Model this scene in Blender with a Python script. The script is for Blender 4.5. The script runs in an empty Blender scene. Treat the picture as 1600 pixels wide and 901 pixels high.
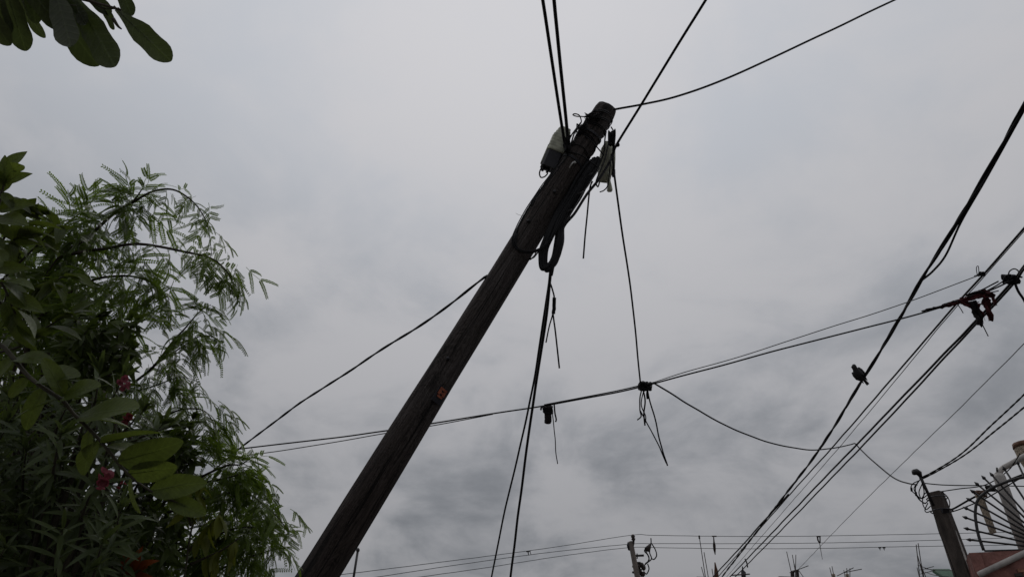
import bpy, math, random
from mathutils import Vector, Matrix, noise

R = math.radians
random.seed(7)
SC = bpy.context.scene
COL = SC.collection

# ------------------------------------------------------------------ camera
F, CX, CY = 1081.0, 800.0, 450.5          # focal length and centre in 1600-px units
PITCH, ROLL = R(33.0), R(2.05)
CAM = Vector((0, 0, 1.6))
_r0 = Vector((1, 0, 0)); FWD = Vector((0, math.cos(PITCH), math.sin(PITCH)))
_u0 = Vector((0, -math.sin(PITCH), math.cos(PITCH)))
RIGHT = _r0 * math.cos(ROLL) + _u0 * math.sin(ROLL)
UP = -_r0 * math.sin(ROLL) + _u0 * math.cos(ROLL)
cd = bpy.data.cameras.new('camera'); cam = bpy.data.objects.new('camera', cd); COL.objects.link(cam)
cd.sensor_width = 36; cd.lens = 36 * F / 1600; cd.clip_start = 0.05; cd.clip_end = 6000
m = Matrix((RIGHT, UP, -FWD)).transposed().to_4x4(); m.translation = CAM
cam.matrix_world = m
SC.camera = cam

# ------------------------------------------------------------------ sky, sun, exposure
SUN_EL, SUN_AZ = 50.0, -5.0                 # the sun stands behind the cloud, ahead of the camera
w = bpy.data.worlds.new('World'); SC.world = w; w.use_nodes = True
nt = w.node_tree; nt.nodes.clear()
def N(t, **k):
    n = nt.nodes.new(t)
    for a, b in k.items(): setattr(n, a, b)
    return n
def L(a, b): nt.links.new(a, b)
def MATH(op, a, b=None, c=None, clamp=False):
    n = N('ShaderNodeMath', operation=op, use_clamp=clamp)
    for i, v in enumerate((a, b, c)):
        if v is None: continue
        if isinstance(v, (int, float)): n.inputs[i].default_value = v
        else: L(v, n.inputs[i])
    return n.outputs[0]
out = N('ShaderNodeOutputWorld'); bg = N('ShaderNodeBackground')
sky = N('ShaderNodeTexSky', sky_type='NISHITA', sun_disc=False, sun_elevation=R(SUN_EL), sun_rotation=R(SUN_AZ))
sky.air_density = 1.0; sky.dust_density = 0.6
tc = N('ShaderNodeTexCoord'); sep = N('ShaderNodeSeparateXYZ'); L(tc.outputs['Generated'], sep.inputs[0])
zz = MATH('MAXIMUM', sep.outputs[2], 0.0)
den = MATH('ADD', zz, 0.34)
cmb = N('ShaderNodeCombineXYZ')
L(MATH('DIVIDE', sep.outputs[0], den), cmb.inputs[0]); L(MATH('DIVIDE', sep.outputs[1], den), cmb.inputs[1])
def cloud(scale, detail, off, rough=0.55, dist=0.35, sy=1.0):
    mp = N('ShaderNodeMapping'); mp.inputs['Location'].default_value = off; mp.inputs['Scale'].default_value = (1, sy, 1)
    L(cmb.outputs[0], mp.inputs[0])
    n = N('ShaderNodeTexNoise', noise_dimensions='3D'); L(mp.outputs[0], n.inputs['Vector'])
    n.inputs['Scale'].default_value = scale; n.inputs['Detail'].default_value = detail
    n.inputs['Roughness'].default_value = rough; n.inputs['Distortion'].default_value = dist
    return n.outputs['Fac']
big = cloud(1.1, 5, (9.2, 9.1, 4.5), 0.5)
mid = cloud(3.0, 8, (9.1, 9.2, 4.0), 0.55, 0.5)
fine = cloud(8.0, 6, (1.3, 9.2, 0.5), 0.6, 0.3)
mix = MATH('ADD', MATH('MULTIPLY', big, 0.40), MATH('ADD', MATH('MULTIPLY', mid, 0.46), MATH('MULTIPLY', fine, 0.14)))
mr = N('ShaderNodeMapRange'); L(mix, mr.inputs[0]); mr.interpolation_type = 'SMOOTHERSTEP'
mr.inputs[1].default_value = 0.36; mr.inputs[2].default_value = 0.585; mr.inputs[3].default_value = 0.0; mr.inputs[4].default_value = 1.0
lump = mr.outputs[0]
# the cloud deck: brighter overhead than near the horizon, as an overcast sky is
cie = MATH('DIVIDE', MATH('ADD', 1.06, MATH('MULTIPLY', zz, 1.9)), 3.0)
# low clouds show their relief, the high veil is smooth
amp = N('ShaderNodeMapRange'); L(zz, amp.inputs[0]); amp.interpolation_type = 'SMOOTHSTEP'
amp.inputs[1].default_value = 0.25; amp.inputs[2].default_value = 0.72; amp.inputs[3].default_value = 0.46; amp.inputs[4].default_value = 0.065
rel = MATH('SUBTRACT', 1.0, MATH('MULTIPLY', amp.outputs[0], MATH('SUBTRACT', 1.0, lump)))
sd = Vector((math.sin(R(SUN_AZ)) * math.cos(R(SUN_EL)), math.cos(R(SUN_AZ)) * math.cos(R(SUN_EL)), math.sin(R(SUN_EL))))
dot = N('ShaderNodeVectorMath', operation='DOT_PRODUCT'); L(tc.outputs['Generated'], dot.inputs[0]); dot.inputs[1].default_value = sd
glow = MATH('POWER', MATH('MAXIMUM', dot.outputs['Value'], 0.0), 7.0)
lum = MATH('MULTIPLY', MATH('MULTIPLY', cie, rel), MATH('ADD', 0.520, MATH('MULTIPLY', glow, 0.055)))
tint = N('ShaderNodeMix', data_type='RGBA'); L(lump, tint.inputs['Factor'])
tint.inputs[6].default_value = (0.945, 0.985, 1.065, 1); tint.inputs[7].default_value = (0.992, 0.99, 1.03, 1)
deck = N('ShaderNodeMix', data_type='RGBA', blend_type='MULTIPLY'); deck.inputs['Factor'].default_value = 1
L(tint.outputs[2], deck.inputs[6]); L(MATH('MULTIPLY', lum, 10.0), deck.inputs[7])
fin = N('ShaderNodeMix', data_type='RGBA'); fin.inputs['Factor'].default_value = 0.985
L(sky.outputs[0], fin.inputs[6]); L(deck.outputs[2], fin.inputs[7])
L(fin.outputs[2], bg.inputs[0]); bg.inputs[1].default_value = 0.125; L(bg.outputs[0], out.inputs[0])

sl = bpy.data.lights.new('sun', 'SUN'); sl.energy = 0.5; sl.angle = R(40); sl.color = (1.0, 0.97, 0.93)
so = bpy.data.objects.new('sun', sl); COL.objects.link(so)
so.rotation_euler = (-sd).to_track_quat('-Z', 'Y').to_euler(); so.location = (0, 0, 30)
SC.view_settings.view_transform = 'Standard'; SC.view_settings.look = 'None'
SC.view_settings.exposure = 0.0; SC.view_settings.gamma = 1.0; SC.view_settings.use_curve_mapping = False
SC.cycles.max_bounces = 8; SC.cycles.diffuse_bounces = 4; SC.cycles.transparent_max_bounces = 8

# ------------------------------------------------------------------ measuring helpers
def ray(px, py): return FWD + RIGHT * ((px - CX) / F) + UP * ((CY - py) / F)
def at(px, py, d): return CAM + ray(px, py) * d                 # point seen there, d metres deep
def atz(px, py, z): r = ray(px, py); return CAM + r * ((z - CAM.z) / r.z)   # ... at height z
def depth(p): return (p - CAM).dot(FWD)
def plen(px, d): return px * d / F                              # length of px pixels at depth d

# ------------------------------------------------------------------ materials
MATS = {}
def mat(name, col, rough=0.6, metal=0.0, var=0.25, scale=8.0, bump=0.0, bscale=40.0, stretch=(1, 1, 1), col2=None, spec=0.4, coord='Object', detail=6):
    if name in MATS: return MATS[name]
    M = bpy.data.materials.new(name); M.use_nodes = True; t = M.node_tree; b = t.nodes['Principled BSDF']
    c = t.nodes.new('ShaderNodeTexCoord'); mp = t.nodes.new('ShaderNodeMapping'); mp.inputs['Scale'].default_value = stretch
    t.links.new(c.outputs[coord], mp.inputs[0])
    n = t.nodes.new('ShaderNodeTexNoise'); n.inputs['Scale'].default_value = scale; n.inputs['Detail'].default_value = detail; n.inputs['Roughness'].default_value = 0.65
    t.links.new(mp.outputs[0], n.inputs['Vector'])
    rp = t.nodes.new('ShaderNodeValToRGB'); rp.color_ramp.elements[0].position = 0.32; rp.color_ramp.elements[1].position = 0.68
    a = tuple(x * (1 - var) for x in col); z = col2 if col2 else tuple(min(1, x * (1 + var)) for x in col)
    rp.color_ramp.elements[0].color = (*a, 1); rp.color_ramp.elements[1].color = (*z, 1)
    t.links.new(n.outputs['Fac'], rp.inputs[0]); t.links.new(rp.outputs[0], b.inputs['Base Color'])
    b.inputs['Roughness'].default_value = rough; b.inputs['Metallic'].default_value = metal; b.inputs['Specular IOR Level'].default_value = spec
    if bump:
        n2 = t.nodes.new('ShaderNodeTexNoise'); n2.inputs['Scale'].default_value = bscale; n2.inputs['Detail'].default_value = 8
        t.links.new(mp.outputs[0], n2.inputs['Vector'])
        bp = t.nodes.new('ShaderNodeBump'); bp.inputs['Strength'].default_value = bump; bp.inputs['Distance'].default_value = 0.02
        t.links.new(n2.outputs['Fac'], bp.inputs['Height']); t.links.new(bp.outputs[0], b.inputs['Normal'])
    MATS[name] = M; return M

def leaf_mat(name, col, trans, tf=0.35, rough=0.42, var=0.35, vein=False):
    M = bpy.data.materials.new(name); M.use_nodes = True; t = M.node_tree; t.nodes.clear()
    o = t.nodes.new('ShaderNodeOutputMaterial'); p = t.nodes.new('ShaderNodeBsdfPrincipled'); tr = t.nodes.new('ShaderNodeBsdfTranslucent'); mx = t.nodes.new('ShaderNodeMixShader')
    p.inputs['Roughness'].default_value = rough; p.inputs['Specular IOR Level'].default_value = 0.3
    g = t.nodes.new('ShaderNodeNewGeometry'); oi = t.nodes.new('ShaderNodeObjectInfo'); n = t.nodes.new('ShaderNodeTexNoise'); n.inputs['Scale'].default_value = 3.0
    t.links.new(g.outputs['Position'], n.inputs['Vector'])
    a = t.nodes.new('ShaderNodeMath'); a.operation = 'ADD'; t.links.new(g.outputs['Random Per Island'], a.inputs[0]); t.links.new(oi.outputs['Random'], a.inputs[1])
    b = t.nodes.new('ShaderNodeMath'); b.operation = 'MULTIPLY_ADD'; t.links.new(a.outputs[0], b.inputs[0]); b.inputs[1].default_value = 0.35; t.links.new(n.outputs['Fac'], b.inputs[2])
    mr = t.nodes.new('ShaderNodeMapRange'); t.links.new(b.outputs[0], mr.inputs[0]); mr.inputs[1].default_value = 0.4; mr.inputs[2].default_value = 1.2
    vo = None
    if vein:                                     # midrib and side veins in the leaf's own coordinates
        def mm(op, a, b=None, c=None):
            x = t.nodes.new('ShaderNodeMath'); x.operation = op
            for i, v in enumerate((a, b, c)):
                if v is None: continue
                if isinstance(v, (int, float)): x.inputs[i].default_value = v
                else: t.links.new(v, x.inputs[i])
            return x.outputs[0]
        c0 = t.nodes.new('ShaderNodeTexCoord'); sp = t.nodes.new('ShaderNodeSeparateXYZ'); t.links.new(c0.outputs['Object'], sp.inputs[0])
        ay = mm('ABSOLUTE', sp.outputs[1]); side = mm('SINE', mm('MULTIPLY', mm('SUBTRACT', sp.outputs[0], mm('MULTIPLY', ay, .9)), 420.0))
        rib = mm('MAXIMUM', mm('SUBTRACT', 1.0, mm('DIVIDE', ay, .0022)), 0.0)
        sv = mm('MAXIMUM', mm('SUBTRACT', side, .55), 0.0)
        bl = t.nodes.new('ShaderNodeTexNoise'); bl.inputs['Scale'].default_value = 55; bl.inputs['Detail'].default_value = 4; t.links.new(c0.outputs['Object'], bl.inputs['Vector'])
        vo = mm('ADD', mm('ADD', mm('MULTIPLY', rib, .35), mm('MULTIPLY', sv, .28)), mm('MULTIPLY_ADD', bl.outputs['Fac'], .8, .6))
        bp = t.nodes.new('ShaderNodeBump'); bp.inputs['Strength'].default_value = .6; bp.inputs['Distance'].default_value = .003; t.links.new(vo, bp.inputs['Height']); t.links.new(bp.outputs[0], p.inputs['Normal'])
    for c, dst in ((col, p.inputs['Base Color']), (trans, tr.inputs['Color'])):
        k = t.nodes.new('ShaderNodeMix'); k.data_type = 'RGBA'; t.links.new(mr.outputs[0], k.inputs['Factor'])
        k.inputs[6].default_value = (*[x * (1 - var) for x in c], 1); k.inputs[7].default_value = (c[0] * (1 + var * 1.3), c[1] * (1 + var), c[2] * (1 + var * 0.4), 1)
        if vo is None: t.links.new(k.outputs[2], dst)
        else:
            vm = t.nodes.new('ShaderNodeMix'); vm.data_type = 'RGBA'; vm.blend_type = 'MULTIPLY'; vm.inputs['Factor'].default_value = 1
            t.links.new(k.outputs[2], vm.inputs[6]); t.links.new(vo, vm.inputs[7]); t.links.new(vm.outputs[2], dst)
    mx.inputs[0].default_value = tf; t.links.new(p.outputs[0], mx.inputs[1]); t.links.new(tr.outputs[0], mx.inputs[2]); t.links.new(mx.outputs[0], o.inputs[0])
    MATS[name] = M; return M

BLACK = mat('black_sheath', (0.009, 0.009, 0.0105), 0.6, var=0.4, scale=30, spec=0.15)
GREY = mat('dull_grey_sheath', (0.045, 0.045, 0.047), 0.6, var=0.3, scale=30)
FAR = mat('weathered_conductor', (0.06, 0.065, 0.075), 0.6, var=0.2)
STEEL = mat('galvanised_steel', (0.32, 0.32, 0.31), 0.45, 0.8, var=0.3, scale=60)
IRON = mat('black_painted_iron', (0.014, 0.013, 0.014), 0.5, var=0.4, scale=60, bump=0.2)
PALE = mat('weathered_pale_plastic', (0.33, 0.345, 0.265), 0.5, var=0.5, scale=11, stretch=(1, 1, 1), col2=(0.50, 0.51, 0.40))
DARKP = mat('dark_plastic', (0.013, 0.013, 0.018), 0.5, var=0.4, scale=20)
CONC = mat('stained_concrete', (0.062, 0.05, 0.043), 0.85, var=0.55, scale=7, bump=0.4, bscale=50, stretch=(1, 1, 0.25))
CONCL = mat('pale_concrete', (0.26, 0.25, 0.235), 0.85, var=0.35, scale=6, bump=0.4, bscale=45)
RENDERM = mat('cream_render', (0.42, 0.38, 0.32), 0.9, var=0.25, scale=2, bump=0.2)
PINK = mat('worn_pink_plaster', (0.20, 0.095, 0.08), 0.9, var=0.45, scale=5, bump=0.5, bscale=22)
BRICK = mat('bare_brick', (0.26, 0.13, 0.085), 0.9, var=0.5, scale=14, bump=0.6, bscale=60)
PVC = mat('pale_grey_pipe', (0.37, 0.35, 0.33), 0.6, var=0.25, scale=6, stretch=(1, 1, 0.3))
RUST = mat('rusty_steel', (0.12, 0.062, 0.04), 0.8, 0.3, var=0.5, scale=40, bump=0.3)
REBAR = mat('dark_rebar', (0.035, 0.028, 0.025), 0.8, 0.2, var=0.4, scale=40)
BAMBOO = mat('mottled_batten', (0.30, 0.25, 0.19), 0.85, var=0.75, scale=26, bump=0.5)
CERAM = mat('dark_glazed_ceramic', (0.03, 0.022, 0.02), 0.25, var=0.3)
CLOTH = mat('faded_dark_red_cloth', (0.062, 0.013, 0.015), 0.95, var=0.6, scale=14, bump=0.3, bscale=180)
RAG = mat('black_rag', (0.014, 0.012, 0.013), 0.95, var=0.5, scale=20)
FEATHER = mat('dark_feather', (0.016, 0.015, 0.017), 0.7, var=0.5, scale=50)
BEAK = mat('horn', (0.03, 0.025, 0.02), 0.5)
GLASS = mat('dark_window_glass', (0.03, 0.035, 0.04), 0.1, var=0.1)
REDTAG = mat('red_tag', (0.30, 0.055, 0.03), 0.6, var=0.6, scale=45, col2=(0.38, 0.12, 0.06))
GREEN = mat('green_sheet', (0.035, 0.085, 0.05), 0.6, var=0.3)
BARK = mat('grey_brown_bark', (0.055, 0.045, 0.036), 0.9, var=0.5, scale=18, bump=0.6, stretch=(1, 1, 0.3))
TWIG = mat('green_brown_twig', (0.04, 0.036, 0.022), 0.8, var=0.4, scale=30)
GROUND = mat('dusty_ground', (0.11, 0.095, 0.08), 0.95, var=0.35, scale=0.6, bump=0.5, bscale=6)
ROAD = mat('asphalt', (0.05, 0.05, 0.05), 0.9, var=0.25, scale=3, bump=0.5, bscale=60)
FEATHERLEAF = leaf_mat('feathery_green', (0.078, 0.122, 0.024), (0.15, 0.24, 0.026), 0.43)
BROADLEAF = leaf_mat('broad_green', (0.050, 0.073, 0.018), (0.082, 0.118, 0.016), 0.38, vein=True)
OLEALEAF = leaf_mat('oleander_green', (0.052, 0.076, 0.034), (0.085, 0.125, 0.030), 0.34, rough=0.45)
DARKLEAF = leaf_mat('dark_drooping_green', (0.048, 0.073, 0.022), (0.085, 0.13, 0.02), 0.36)
HANGLEAF = leaf_mat('hanging_green', (0.036, 0.050, 0.020), (0.042, 0.062, 0.015), 0.33, vein=True)
PETAL = leaf_mat('pink_petal', (0.25, 0.065, 0.09), (0.24, 0.05, 0.075), 0.35, rough=0.7, var=0.25)
REDPET = leaf_mat('deep_red_petal', (0.14, 0.02, 0.026), (0.13, 0.022, 0.024), 0.3, rough=0.7, var=0.25)
CROTON = leaf_mat('orange_red_leaf', (0.17, 0.045, 0.012), (0.15, 0.05, 0.012), 0.3, rough=0.5, var=0.55)

def wood_material():
    M = bpy.data.materials.new('creosoted_wood'); M.use_nodes = True; t = M.node_tree; b = t.nodes['Principled BSDF']
    def nn(k, **a):
        x = t.nodes.new(k)
        for q, v in a.items(): setattr(x, q, v)
        return x
    c = nn('ShaderNodeTexCoord')
    mp = nn('ShaderNodeMapping'); mp.inputs['Scale'].default_value = (1, 1, 0.055); t.links.new(c.outputs['Object'], mp.inputs[0])
    # grain that swirls round knots: distorted, stretched noise
    g = nn('ShaderNodeTexNoise'); g.inputs['Scale'].default_value = 34; g.inputs['Detail'].default_value = 9; g.inputs['Roughness'].default_value = 0.62; g.inputs['Distortion'].default_value = 1.5
    t.links.new(mp.outputs[0], g.inputs['Vector'])
    mp2 = nn('ShaderNodeMapping'); mp2.inputs['Scale'].default_value = (1, 1, 0.30); t.links.new(c.outputs['Object'], mp2.inputs[0])
    k = nn('ShaderNodeTexNoise'); k.inputs['Scale'].default_value = 7; k.inputs['Detail'].default_value = 3; k.inputs['Distortion'].default_value = 2.6; t.links.new(mp2.outputs[0], k.inputs['Vector'])
    wv = nn('ShaderNodeMath', operation='SINE'); m1 = nn('ShaderNodeMath', operation='MULTIPLY'); t.links.new(k.outputs['Fac'], m1.inputs[0]); m1.inputs[1].default_value = 75; t.links.new(m1.outputs[0], wv.inputs[0])
    st = nn('ShaderNodeTexNoise'); st.inputs['Scale'].default_value = 1.3; st.inputs['Detail'].default_value = 5; t.links.new(mp2.outputs[0], st.inputs['Vector'])
    h = nn('ShaderNodeMath', operation='MULTIPLY_ADD'); t.links.new(wv.outputs[0], h.inputs[0]); h.inputs[1].default_value = 0.085; t.links.new(g.outputs['Fac'], h.inputs[2])
    rp = nn('ShaderNodeValToRGB'); e = rp.color_ramp.elements; e[0].position = 0.30; e[0].color = (0.007, 0.006, 0.0055, 1); e[1].position = 0.75; e[1].color = (0.085, 0.076, 0.072, 1)
    x = e.new(0.5); x.color = (0.044, 0.037, 0.0335, 1); t.links.new(h.outputs[0], rp.inputs[0])
    mx = nn('ShaderNodeMix', data_type='RGBA', blend_type='MULTIPLY'); mx.inputs['Factor'].default_value = 0.75
    rs = nn('ShaderNodeValToRGB'); rs.color_ramp.elements[0].position = 0.35; rs.color_ramp.elements[0].color = (0.55, 0.45, 0.42, 1); rs.color_ramp.elements[1].position = 0.65; rs.color_ramp.elements[1].color = (1.15, 1.18, 1.25, 1)
    t.links.new(st.outputs['Fac'], rs.inputs[0]); t.links.new(rp.outputs[0], mx.inputs[6]); t.links.new(rs.outputs[0], mx.inputs[7]); t.links.new(mx.outputs[2], b.inputs['Base Color'])
    bp = nn('ShaderNodeBump'); bp.inputs['Strength'].default_value = 0.6; bp.inputs['Distance'].default_value = 0.02
    mp3 = nn('ShaderNodeMapping'); mp3.inputs['Scale'].default_value = (1, 1, 0.022); t.links.new(c.outputs['Object'], mp3.inputs[0])
    ck = nn('ShaderNodeTexNoise'); ck.inputs['Scale'].default_value = 26; ck.inputs['Detail'].default_value = 3; ck.inputs['Distortion'].default_value = .6; t.links.new(mp3.outputs[0], ck.inputs['Vector'])
    cr_ = nn('ShaderNodeMapRange'); cr_.inputs[1].default_value = .34; cr_.inputs[2].default_value = .40; t.links.new(ck.outputs['Fac'], cr_.inputs[0])
    mc = nn('ShaderNodeMix', data_type='RGBA', blend_type='MULTIPLY'); mc.inputs['Factor'].default_value = .8
    t.links.new(mx.outputs[2], mc.inputs[6]); t.links.new(cr_.outputs[0], mc.inputs[7]); t.links.new(mc.outputs[2], b.inputs['Base Color'])
    hh = nn('ShaderNodeMath', operation='MULTIPLY_ADD'); t.links.new(cr_.outputs[0], hh.inputs[0]); hh.inputs[1].default_value = .8; t.links.new(h.outputs[0], hh.inputs[2])
    t.links.new(hh.outputs[0], bp.inputs['Height']); t.links.new(bp.outputs[0], b.inputs['Normal'])
    b.inputs['Roughness'].default_value = 0.88; b.inputs['Specular IOR Level'].default_value = 0.25
    return M
WOOD = wood_material()

# ------------------------------------------------------------------ mesh helpers
class MB:
    def __init__(s): s.v = []; s.f = []
    def add(s, v, f):
        o = len(s.v); s.v += [Vector(p) for p in v]; s.f += [tuple(i + o for i in q) for q in f]; return s
    def tube(s, pts, r, sides=6, cap=True):
        pts = [Vector(p) for p in pts]; n = len(pts)
        if n < 2: return s
        rr = r if isinstance(r, (list, tuple)) else [r] * n
        tan = [(pts[min(i + 1, n - 1)] - pts[max(i - 1, 0)]).normalized() for i in range(n)]
        a = Vector((0, 0, 1)) if abs(tan[0].z) < 0.9 else Vector((1, 0, 0))
        u = tan[0].cross(a).normalized(); v = []; f = []
        for i in range(n):
            u = (u - tan[i] * u.dot(tan[i]))
            u = u.normalized() if u.length > 1e-6 else tan[i].orthogonal().normalized()
            w_ = tan[i].cross(u)
            for k in range(sides):
                t = 2 * math.pi * k / sides
                v.append(pts[i] + (u * math.cos(t) + w_ * math.sin(t)) * rr[i])
        for i in range(n - 1):
            for k in range(sides):
                k2 = (k + 1) % sides
                f.append((i * sides + k, i * sides + k2, (i + 1) * sides + k2, (i + 1) * sides + k))
        if cap:
            f.append(tuple(range(sides - 1, -1, -1))); f.append(tuple((n - 1) * sides + k for k in range(sides)))
        return s.add(v, f)
    def box(s, c, ax, ay, az, bev=0.0):
        """c centre, ax ay az half-extent vectors; bev chamfers the edges along az"""
        c = Vector(c)
        if bev <= 0:
            P = [c + ax * i + ay * j + az * k for k in (-1, 1) for j in (-1, 1) for i in (-1, 1)]
            return s.add(P, [(0, 2, 3, 1), (4, 5, 7, 6), (0, 1, 5, 4), (1, 3, 7, 5), (3, 2, 6, 7), (2, 0, 4, 6)])
        bx, by = 1 - bev / ax.length, 1 - bev / ay.length
        ring = [(-1, -by), (-1, by), (-bx, 1), (bx, 1), (1, by), (1, -by), (bx, -1), (-bx, -1)][::-1]
        P = [c + ax * i + ay * j + az * k for k in (-1, 1) for i, j in ring]
        f = [tuple(range(7, -1, -1)), tuple(range(8, 16))] + [(k, (k + 1) % 8, 8 + (k + 1) % 8, 8 + k) for k in range(8)]
        return s.add(P, f)
    def build(s, name, material, parent=None, smooth=True):
        me = bpy.data.meshes.new(name); off = parent_origin(parent)
        me.from_pydata([p - off for p in s.v], [], s.f); me.update()
        if smooth: me.polygons.foreach_set('use_smooth', [True] * len(me.polygons))
        me.materials.append(material)
        o = bpy.data.objects.new(name, me); COL.objects.link(o)
        if parent is not None: o.parent = parent
        return o
def parent_origin(p):
    o = Vector((0, 0, 0))
    while p is not None: o += p.location; p = p.parent
    return o
def tag(o, label, cat, group=None):
    o['label'] = label; o['category'] = cat
    if group: o['group'] = group
    return o
def thing(name, loc, label, cat, group=None):
    o = bpy.data.objects.new(name, None); COL.objects.link(o); o.location = loc; o.empty_display_size = 0.1
    return tag(o, label, cat, group)
def structure(o): o['kind'] = 'structure'; return o

def smooth(pts, n=8):
    P = [Vector(p) for p in pts]
    if len(P) < 3: 
        return [P[0].lerp(P[1], i / n) for i in range(n + 1)]
    P = [P[0] * 2 - P[1]] + P + [P[-1] * 2 - P[-2]]; o = []
    for i in range(1, len(P) - 2):
        a, b, c, d = P[i - 1:i + 3]
        for k in range(n):
            t = k / n
            o.append(0.5 * (2 * b + (c - a) * t + (2 * a - 5 * b + 4 * c - d) * t * t + (3 * b - a - 3 * c + d) * t ** 3))
    o.append(P[-2]); return o
def wobble(pts, amp, freq, seed):
    return [p + noise.noise_vector(p * freq + Vector((seed * 7.3, seed * 1.7, 0))) * amp for p in pts]
def twist(pts, rad, pitch, phase):
    o = []; s = 0
    for i, p in enumerate(pts):
        if i: s += (p - pts[i - 1]).length
        t = (pts[min(i + 1, len(pts) - 1)] - pts[max(i - 1, 0)]).normalized()
        u = t.cross(Vector((0.3, 0.2, 1))).normalized(); v = t.cross(u); a = phase + 2 * math.pi * s / pitch
        o.append(p + (u * math.cos(a) + v * math.sin(a)) * rad)
    return o
def resample(pts, step):
    o = [pts[0]]
    for a, b in zip(pts, pts[1:]):
        n = max(1, int((b - a).length / step))
        o += [a.lerp(b, (k + 1) / n) for k in range(n)]
    return o

# ------------------------------------------------------------------ ground
g = MB(); S = 2500
g.add([(-S, -S, 0), (S, -S, 0), (S, S, 0), (-S, S, 0)], [(0, 1, 2, 3)])
structure(g.build('ground', GROUND, None, False))
g = MB(); g.add([(2.2, -60, 0.004), (8.2, -60, 0.004), (8.2, 160, 0.004), (2.2, 160, 0.004)], [(0, 1, 2, 3)])
structure(g.build('road', ROAD, None, False))
for x0, x1 in ((0.9, 2.2), (8.2, 9.4)):
    g = MB(); g.box(((x0 + x1) / 2, 50, 0.06), Vector(((x1 - x0) / 2, 0, 0)), Vector((0, 110, 0)), Vector((0, 0, 0.06)))
    structure(g.build('pavement', CONCL, None, False))

# ------------------------------------------------------------------ the leaning wooden pole
D_LO, D_HI = 4.87, 6.5
P_LO, P_HI = at(495, 901, D_LO), at(947.5, 171, D_HI)
AX = (P_HI - P_LO).normalized()
BASE = P_LO - AX * ((P_LO.z + 0.35) / AX.z)
LEN = (P_HI - BASE).length
R_TOP, R_LO = plen(17.6, D_HI), plen(30.3, D_LO)
T_LO = (P_LO - BASE).length
def prad(t): return R_LO + (R_TOP - R_LO) * (t - T_LO) / (LEN - T_LO)
def pole_t(py):                                  # metres along the pole at the height of pixel row py
    a = (901 - py) / (901 - 171.0); i0, i1 = 1 / D_LO, 1 / D_HI
    d = 1 / (i0 + (i1 - i0) * a); return T_LO + (LEN - T_LO) * (d - D_LO) / (D_HI - D_LO)
def pole_d(py): return depth(BASE + AX * pole_t(py))
PQ = AX.to_track_quat('Z', 'Y')
pole = thing('leaning_utility_pole', Vector((BASE.x, BASE.y, 0)), 'thick dark wooden utility pole leaning steeply to the right across the picture', 'utility pole')
NS, NL = 40, 220; v = []; f = []
for i in range(NL + 1):
    t = LEN * i / NL; rr = prad(t)
    if i == NL: rr *= 0.93
    for k in range(NS):
        a = 2 * math.pi * k / NS; q = Vector((math.cos(a), math.sin(a), 0))
        e = 0.008 * noise.noise(Vector((q.x * 2.0, q.y * 2.0, t * 1.1))) + 0.004 * noise.noise(Vector((q.x * 9, q.y * 9, t * 0.6 + 5)))
        tt = t - (0.012 if i == NL - 1 else 0)
        if i == NL: tt += 0.010 * noise.noise(q * 2.3)
        v.append(q * (rr + e) + Vector((0, 0, tt)))
for i in range(NL):
    for k in range(NS):
        k2 = (k + 1) % NS; f.append((i * NS + k, i * NS + k2, (i + 1) * NS + k2, (i + 1) * NS + k))
f.append(tuple(NL * NS + k for k in range(NS)))
me = bpy.data.meshes.new('shaft'); me.from_pydata(v, [], f); me.update(); me.polygons.foreach_set('use_smooth', [True] * len(me.polygons)); me.materials.append(WOOD)
shaft = bpy.data.objects.new('shaft', me); COL.objects.link(shaft); shaft.parent = pole
shaft.location = BASE - pole.location; shaft.rotation_mode = 'QUATERNION'; shaft.rotation_quaternion = PQ
def ring_pts(t, extra, tilt=(0, 0), turns=1.0, climb=0.0, start=0.0, n=36):
    x = PQ @ Vector((1, 0, 0)); y = PQ @ Vector((0, 1, 0)); o = []
    for i in range(int(n * turns) + 1):
        a = start + 2 * math.pi * i / n
        tt = t + climb * i / n + tilt[0] * math.cos(a) + tilt[1] * math.sin(a)
        o.append(BASE + AX * tt + (x * math.cos(a) + y * math.sin(a)) * (prad(tt) + extra))
    return o
# steel bands with bolts, and turns of binding wire near the top
for py, til in ((212, (0.02, 0.02)), (258, (-0.015, 0.02))):
    b = MB(); t = pole_t(py)
    for dz in (-0.008, 0, 0.008): b.tube(ring_pts(t + dz, 0.004, til), 0.005, 5, False)
    b.build('steel_band', DARKP, pole)
for k, (py, turns, mtl) in enumerate(((190, 2.3, GREY), (197, 1.6, GREY), (206, 2.2, BLACK), (228, 1.4, BLACK), (247, 1.5, BLACK))):
    b = MB(); b.tube(ring_pts(pole_t(py), 0.004, (random.uniform(-.05, .05), random.uniform(-.05, .05)), turns, 0.018, k), 0.0042, 5)
    b.build('binding_wire', mtl, pole)
def pole_front(px, py, lift=0.0):                # point on the pole's near face seen at that pixel
    t = pole_t(py); c = BASE + AX * t; r = ray(px, py).normalized(); rr = prad(t) + lift
    w0 = CAM - c; a = r - AX * r.dot(AX); b_ = w0 - AX * w0.dot(AX)
    A, B_, C_ = a.dot(a), 2 * a.dot(b_), b_.dot(b_) - rr * rr; D = B_ * B_ - 4 * A * C_
    s = (-B_ - math.sqrt(D)) / (2 * A) if D > 0 else -B_ / (2 * A)
    return CAM + r * s
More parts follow.
